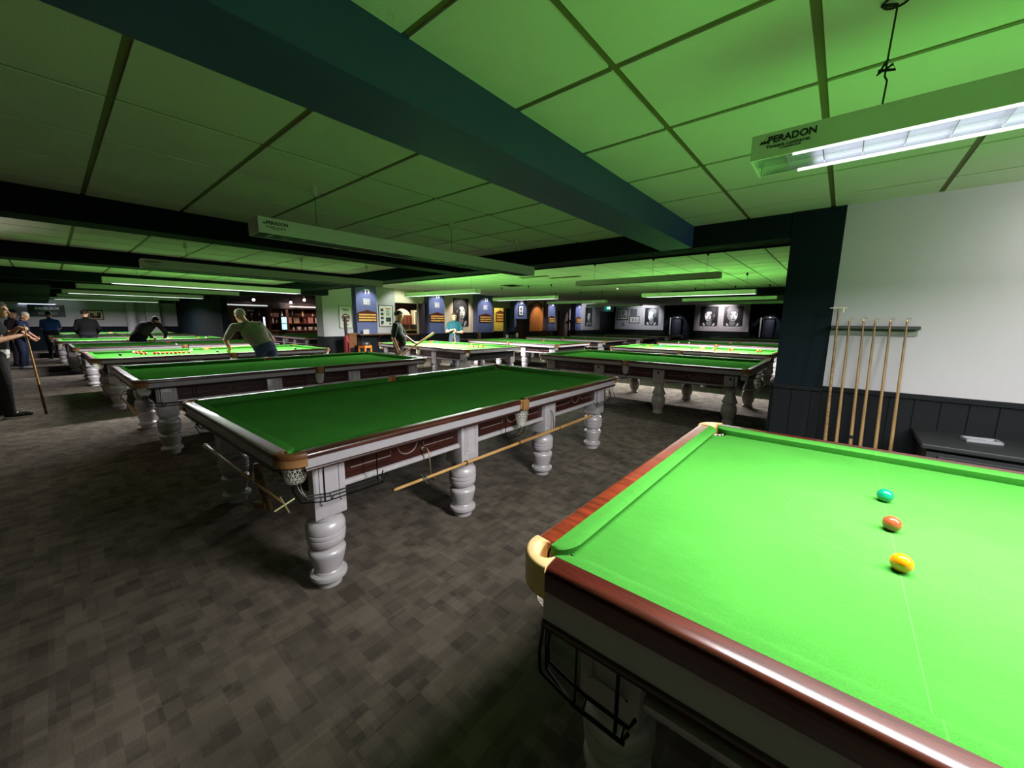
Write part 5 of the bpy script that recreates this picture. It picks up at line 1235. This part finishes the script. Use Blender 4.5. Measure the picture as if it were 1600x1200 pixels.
    bme.name = 'body'; bme.materials.clear()
    for m in (top, trousers, m_skin, waist_band or top): bme.materials.append(m)
    import numpy as np
    n = len(bme.polygons); C = np.empty(n*3); bme.polygons.foreach_get('center', C); C = C.reshape(-1, 3)
    best = np.full(n, 1e9); idx = np.zeros(n, int)
    for p, q, a, b_, mi in bones:
        p = np.array(p); q = np.array(q); d = q-p; L2 = max(d@d, 1e-9); tt = np.clip(((C-p)@d)/L2, 0, 1); dist = np.linalg.norm(C-(p+tt[:, None]*d), axis=1)-(a+(b_-a)*tt)
        k = dist < best; best[k] = dist[k]; idx[k] = mi
    bme.polygons.foreach_set('material_index', idx.astype('i4')); bme.polygons.foreach_set('use_smooth', np.ones(n, bool)); bme.update()
    o = bpy.data.objects.new('body', bme); COL.objects.link(o); o.parent = root
    # hair / cap
    if hair != 'none':
        bm = bmesh.new(); r = bmesh.ops.create_uvsphere(bm, u_segments=26, v_segments=18, radius=1)
        kill = [v for v in bm.verts if not (v.co.z > (.30 if v.co.y > .3 else -.18 if v.co.y > -.2 else -.62))]
        bmesh.ops.delete(bm, geom=kill, context='VERTS')
        bmesh.ops.transform(bm, matrix=HM @ Matrix.Translation((0, -.016, .038)) @ Matrix.Diagonal((.086, .106, .097, 1)), verts=bm.verts)
        rr = bmesh.ops.solidify(bm, geom=bm.faces[:], thickness=.012); h = link('hair', bm, hair_m or m_hair_dark, root, True)
    if cap:
        bm = bmesh.new(); bmesh.ops.create_uvsphere(bm, u_segments=24, v_segments=14, radius=1); bmesh.ops.delete(bm, geom=[v for v in bm.verts if v.co.z < -.05], context='VERTS')
        bmesh.ops.transform(bm, matrix=HM @ Matrix.Translation((0, -.012, .065)) @ Matrix.Diagonal((.092, .112, .085, 1)), verts=bm.verts)
        lathe(bm, [(.001, 0), (.07, 0), (.075, .006), (.001, .01)], 16, mtx=HM @ Matrix.Translation((0, .11, .062)) @ Matrix.Diagonal((1, 1.0, 1, 1))); link('cap', bm, cap, root, True)
    bm = bmesh.new()
    for s in (-1, 1): bmesh.ops.create_uvsphere(bm, u_segments=10, v_segments=6, radius=.0095, matrix=HM @ Matrix.Translation((s*.031, .083, .014)))
    link('eyes', bm, mat('eye_dark', (36, 28, 24), .2), root, True)
    for s in ('l', 'r'):
        an, to = V3('an_'+s), V3('to_'+s); d = (to-an); d.z = 0; d = d.normalized() if d.length > 1e-4 else Vector((0, 1, 0)); sd = Vector((-d.y, d.x, 0))
        base = Vector((an.x, an.y, to.z-.04)); F = Matrix((sd, d, Vector((0, 0, 1)))).transposed().to_4x4(); F.translation = base
        bm = bmesh.new(); bmesh.ops.create_uvsphere(bm, u_segments=16, v_segments=10, radius=1, matrix=F @ Matrix.Translation((0, .07, .045)) @ Matrix.Diagonal((.046, .145, .045, 1))); bmesh.ops.create_uvsphere(bm, u_segments=14, v_segments=8, radius=1, matrix=F @ Matrix.Translation((0, -.01, .075)) @ Matrix.Diagonal((.046, .065, .06, 1)))
        for v in bm.verts: v.co.z = max(v.co.z, base.z+.004)
        sh_ = link('shoe', bm, mat('shoe_%d' % shoe[0], shoe, .5), root, True)
        bm = bmesh.new(); prism(bm, [(.048*math.cos(a*PI/12), .06+.148*math.sin(a*PI/12)) for a in range(24)], 0, .022, mtx=F); link('sole', bm, mat('sole_%d' % (sole or (20, 20, 20))[0], sole or (20, 20, 20), .6), sh_)
        if sole:
            bm = bmesh.new()
            for k in range(3): tube(bm, [F @ Vector((-.04, .06+.03*k, .075-.008*k)), F @ Vector((0, .07+.03*k, .094-.01*k)), F @ Vector((.04, .06+.03*k, .075-.008*k))], .006, 6)
            link('lace', bm, m_paper, sh_, True)
    return root
def stand(h=1.75, lean=0.0, lx=0.0):
    k = h/1.75; J = dict(pelvis=(0, 0, .95), chest=(0, .02, 1.28), neck=(0, .0, 1.485), head=(0, .03, 1.625), sh_l=(-.178, -.01, 1.385), sh_r=(.178, -.01, 1.385), el_l=(-.24, -.03, 1.13), el_r=(.24, -.03, 1.13), wr_l=(-.25, .06, .89), wr_r=(.25, .06, .89),
                         hip_l=(-.09, 0, .90), hip_r=(.09, 0, .90), kn_l=(-.10, .02, .50), kn_r=(.10, .02, .50), an_l=(-.11, -.02, .09), an_r=(.11, -.02, .09), to_l=(-.12, .14, .04), to_r=(.12, .14, .04))
    return {a: tuple(c*k for c in b_) for a, b_ in J.items()}
def upd(J, **k): J = dict(J); J.update(k); return J
def to_local(loc, rz, p):
    d = Vector(p)-Vector(loc); c_, s_ = math.cos(-rz), math.sin(-rz); return (d.x*c_-d.y*s_, d.x*s_+d.y*c_, d.z)
def to_world(loc, rz, p):
    c_, s_ = math.cos(rz), math.sin(rz); return (loc[0]+p[0]*c_-p[1]*s_, loc[1]+p[0]*s_+p[1]*c_, loc[2]+p[2])
jean = clothm('blue_jeans', (58, 72, 96)); blk = clothm('black_cloth', (12, 12, 13)); dkt = clothm('dark_trousers', (30, 30, 34))
# man in the grey shirt leaning over the lit table
L, R_ = (-8.45, 2.65, 0), PI/2
Lc = lambda p: to_local(L, R_, p)
J = upd(stand(1.76), pelvis=Lc((-8.45, 2.65, .95)), chest=Lc((-8.60, 2.54, 1.24)), neck=Lc((-8.74, 2.44, 1.45)), head=Lc((-8.83, 2.38, 1.585)), sh_l=Lc((-8.74, 2.24, 1.375)), sh_r=Lc((-8.64, 2.64, 1.41)),
        el_l=Lc((-8.90, 2.13, 1.13)), wr_l=Lc((-9.13, 2.24, .945)), el_r=Lc((-8.66, 2.84, 1.14)), wr_r=Lc((-8.93, 2.93, .95)), hand_l=(0, .9, -.4), palm_l=(0, -.3, -1), thumb_l=(1, 0, 0), hand_r=(-.1, .8, -.5), palm_r=(-1, 0, -.2),
        hip_l=Lc((-8.44, 2.56, .91)), hip_r=Lc((-8.44, 2.74, .91)), kn_l=Lc((-8.47, 2.55, .5)), kn_r=Lc((-8.42, 2.76, .5)), an_l=Lc((-8.40, 2.54, .09)), an_r=Lc((-8.36, 2.78, .09)), to_l=Lc((-8.56, 2.53, .04)), to_r=Lc((-8.52, 2.79, .04)), look=(-.35, .88, -.3))
figure('person in a grey short sleeved shirt with grey hair leaning over a lit table', L, R_, J, clothm('grey_shirt', (132, 132, 112)), jean, m_hair_grey, .75, grip=(.15, .8), stock=1.1)
cue((-10.35, 2.02, .905), (-8.80, 3.02, 1.02), 'cue of the man in the grey shirt, pointing across the lit table')
# man in a dark shirt holding a cue out
L, R_ = (-8.03, 5.32, 0), -.62
J = upd(stand(1.75), belly=(0, .05, 0), chest=(0, -.02, 1.27), sh_r=(.19, -.05, 1.41), sh_l=(-.18, .02, 1.41), el_r=(.24, -.10, 1.12), wr_r=(.20, .0, .86), hand_r=(0, .25, -.95), palm_r=(-1, .2, 0), thumb_r=(0, 1, 0), el_l=(-.20, .16, 1.14), wr_l=(-.06, .36, 1.0), hand_l=(.3, .9, -.2), palm_l=(.3, 0, 1), thumb_l=(-1, 0, .3), look=(.05, .95, -.3))
figure('person in a dark green t-shirt standing sideways and holding a cue out to the right', L, R_, J, clothm('dark_green_shirt', (40, 48, 36)), clothm('charcoal_trousers', (52, 52, 54)), m_hair_dark, .8, grip=(.5, .9), stock=1.08)
a = Vector(to_world(L, R_, (.19, .07, .74))); b = Vector(to_world(L, R_, (-.05, .46, .985))); d = (b-a).normalized()
cue(a-d*.42, a+d*1.03, 'cue held out by the man in the dark green t-shirt', r0=.011, r1=.030, butt=m_ash)
# man in teal behind the far lit table
L, R_ = (-10.0, 8.82, 0), -2.29
J = upd(stand(1.80), el_r=(.24, .10, 1.18), wr_r=(.06, .27, 1.24), el_l=(-.25, .10, 1.15), wr_l=(-.06, .28, 1.16), hand_r=(-.7, .4, .1), palm_r=(0, .3, -1), thumb_r=(0, .5, 1), hand_l=(.7, .4, .1), palm_l=(0, .4, -1), thumb_l=(0, .5, 1), look=(-.1, .95, -.15))
figure('person in a teal top facing us and holding an upright cue behind the lit table', L, R_, J, clothm('teal_top', (22, 66, 72)), clothm('teal_trousers', (50, 60, 70)), m_hair_brown, .7, grip=(.7, .7), stock=1.04)
p = to_world(L, R_, (0, .33, 0)); cue((p[0], p[1], 1.30), (p[0]+.03, p[1]+.02, .0), 'pale upright cue in front of the man in teal', r0=.008, r1=.017, butt=m_ash)
# player bending over the table behind
L, R_ = (-15.30, 1.60, 0), PI/2-.75
Lc = lambda p: to_local(L, R_, p)
J = upd(stand(1.72), pelvis=Lc((-15.30, 1.60, .96)), chest=Lc((-15.42, 1.80, 1.27)), neck=Lc((-15.60, 1.98, 1.40)), head=Lc((-15.70, 2.08, 1.44)), sh_l=Lc((-15.70, 1.83, 1.33)), sh_r=Lc((-15.46, 2.10, 1.33)), el_l=Lc((-15.92, 1.90, 1.10)), wr_l=Lc((-16.14, 2.0, .93)), el_r=Lc((-15.60, 2.26, 1.08)), wr_r=Lc((-15.95, 2.28, .95)),
        hip_l=Lc((-15.36, 1.53, .92)), hip_r=Lc((-15.24, 1.66, .92)), kn_l=Lc((-15.40, 1.55, .5)), kn_r=Lc((-15.22, 1.72, .5)), an_l=Lc((-15.38, 1.50, .09)), an_r=Lc((-15.16, 1.70, .09)), to_l=Lc((-15.49, 1.61, .04)), to_r=Lc((-15.27, 1.81, .04)), hand_l=(0, .9, -.35), palm_l=(0, -.2, -1), thumb_l=(1, 0, 0), look=(0, .9, -.35))
figure('person in dark clothes bending low over a lit table in the left row', L, R_, J, clothm('dark_olive_top', (48, 46, 38)), blk, m_hair_dark, 1.9, grip=(.2, .6), stock=1.15)
# man in black and man in blue, backs turned, further along
L = (-18.85, .80, 0)
figure('person in a black jacket with back turned between two tables', L, PI/2, upd(stand(1.76), wr_l=(-.22, .22, 1.0), el_l=(-.27, .0, 1.14), wr_r=(.22, .22, 1.0), el_r=(.27, .0, 1.14), look=(.3, .9, -.1)), blk, dkt, m_hair_dark, 1.9, grip=(.4, .4), stock=1.22)
L = (-22.35, .04, 0)
figure('person in a blue top with back turned in front of the black sign', L, PI/2, upd(stand(1.72), wr_l=(-.12, .28, 1.0), el_l=(-.22, .08, 1.12), wr_r=(.12, .28, 1.0), el_r=(.22, .08, 1.12), look=(.1, .95, -.2)), clothm('blue_top', (40, 74, 120)), dkt, m_hair_dark, .8, grip=(.4, .4), stock=1.15)
# pair standing in the aisle
L, R_ = (-18.3, -.58, 0), -.25
figure('person with grey hair in a navy polo shirt standing in the aisle', L, R_, upd(stand(1.66), look=(.35, .9, -.45), chest=(0, .06, 1.22), neck=(0, .10, 1.40), head=(.01, .16, 1.53), sh_l=(-.19, .08, 1.33), sh_r=(.19, .08, 1.33), el_r=(.25, .14, 1.08), wr_r=(.14, .26, .90), el_l=(-.25, .1, 1.06), wr_l=(-.1, .28, .92)), clothm('navy_polo', (28, 36, 62)), clothm('navy_trousers', (30, 38, 56)), m_hair_grey, .75, grip=(.4, .4), stock=1.12, shoe=(120, 120, 120))
figure('person in a dark cap and dark top half hidden behind the navy polo shirt', (-19.5, -.72, 0), -.4, upd(stand(1.72), look=(.2, .95, -.1)), clothm('dark_maroon_top', (34, 26, 30)), dkt, m_hair_dark, .8, cap=clothm('navy_cap', (24, 28, 48)), stock=1.05)
# player with the cue at the left edge
L, R_ = (-9.62, -.56, 0), -.12
J = upd(stand(1.78), chest=(0, .03, 1.28), neck=(0, .03, 1.49), head=(.02, .10, 1.625), el_r=(.27, .08, 1.18), wr_r=(.08, .27, 1.245), el_l=(-.26, .08, 1.2), wr_l=(-.06, .25, 1.36), hand_r=(-.55, .5, -.1), palm_r=(-.2, .3, -1), thumb_r=(0, .4, 1), hand_l=(.6, .5, .0), palm_l=(.2, .3, -1), thumb_l=(0, .5, 1), look=(.1, .95, -.15),
        an_l=(-.12, -.05, .09), to_l=(-.13, .12, .04), an_r=(.10, .05, .09), to_r=(.10, .24, .04), kn_r=(.10, .05, .5))
figure('person in a black waistcoat and trainers resting both hands on an upright cue', L, R_, J, clothm('black_waistcoat', (26, 26, 28)), clothm('dark_grey_trousers', (46, 44, 44)), m_hair_brown, .75, grip=(.8, .8), stock=1.02, shoe=(20, 20, 22), sole=(206, 200, 196), waist_band=clothm('white_hem', (190, 188, 184)))
p = to_world(L, R_, (.03, .33, 0)); cue((p[0], p[1]-.01, 1.40), (p[0]+.02, p[1]+.05, .0), 'cue under the hands of the player at the left edge', frac=.66, r0=.008, r1=.018)
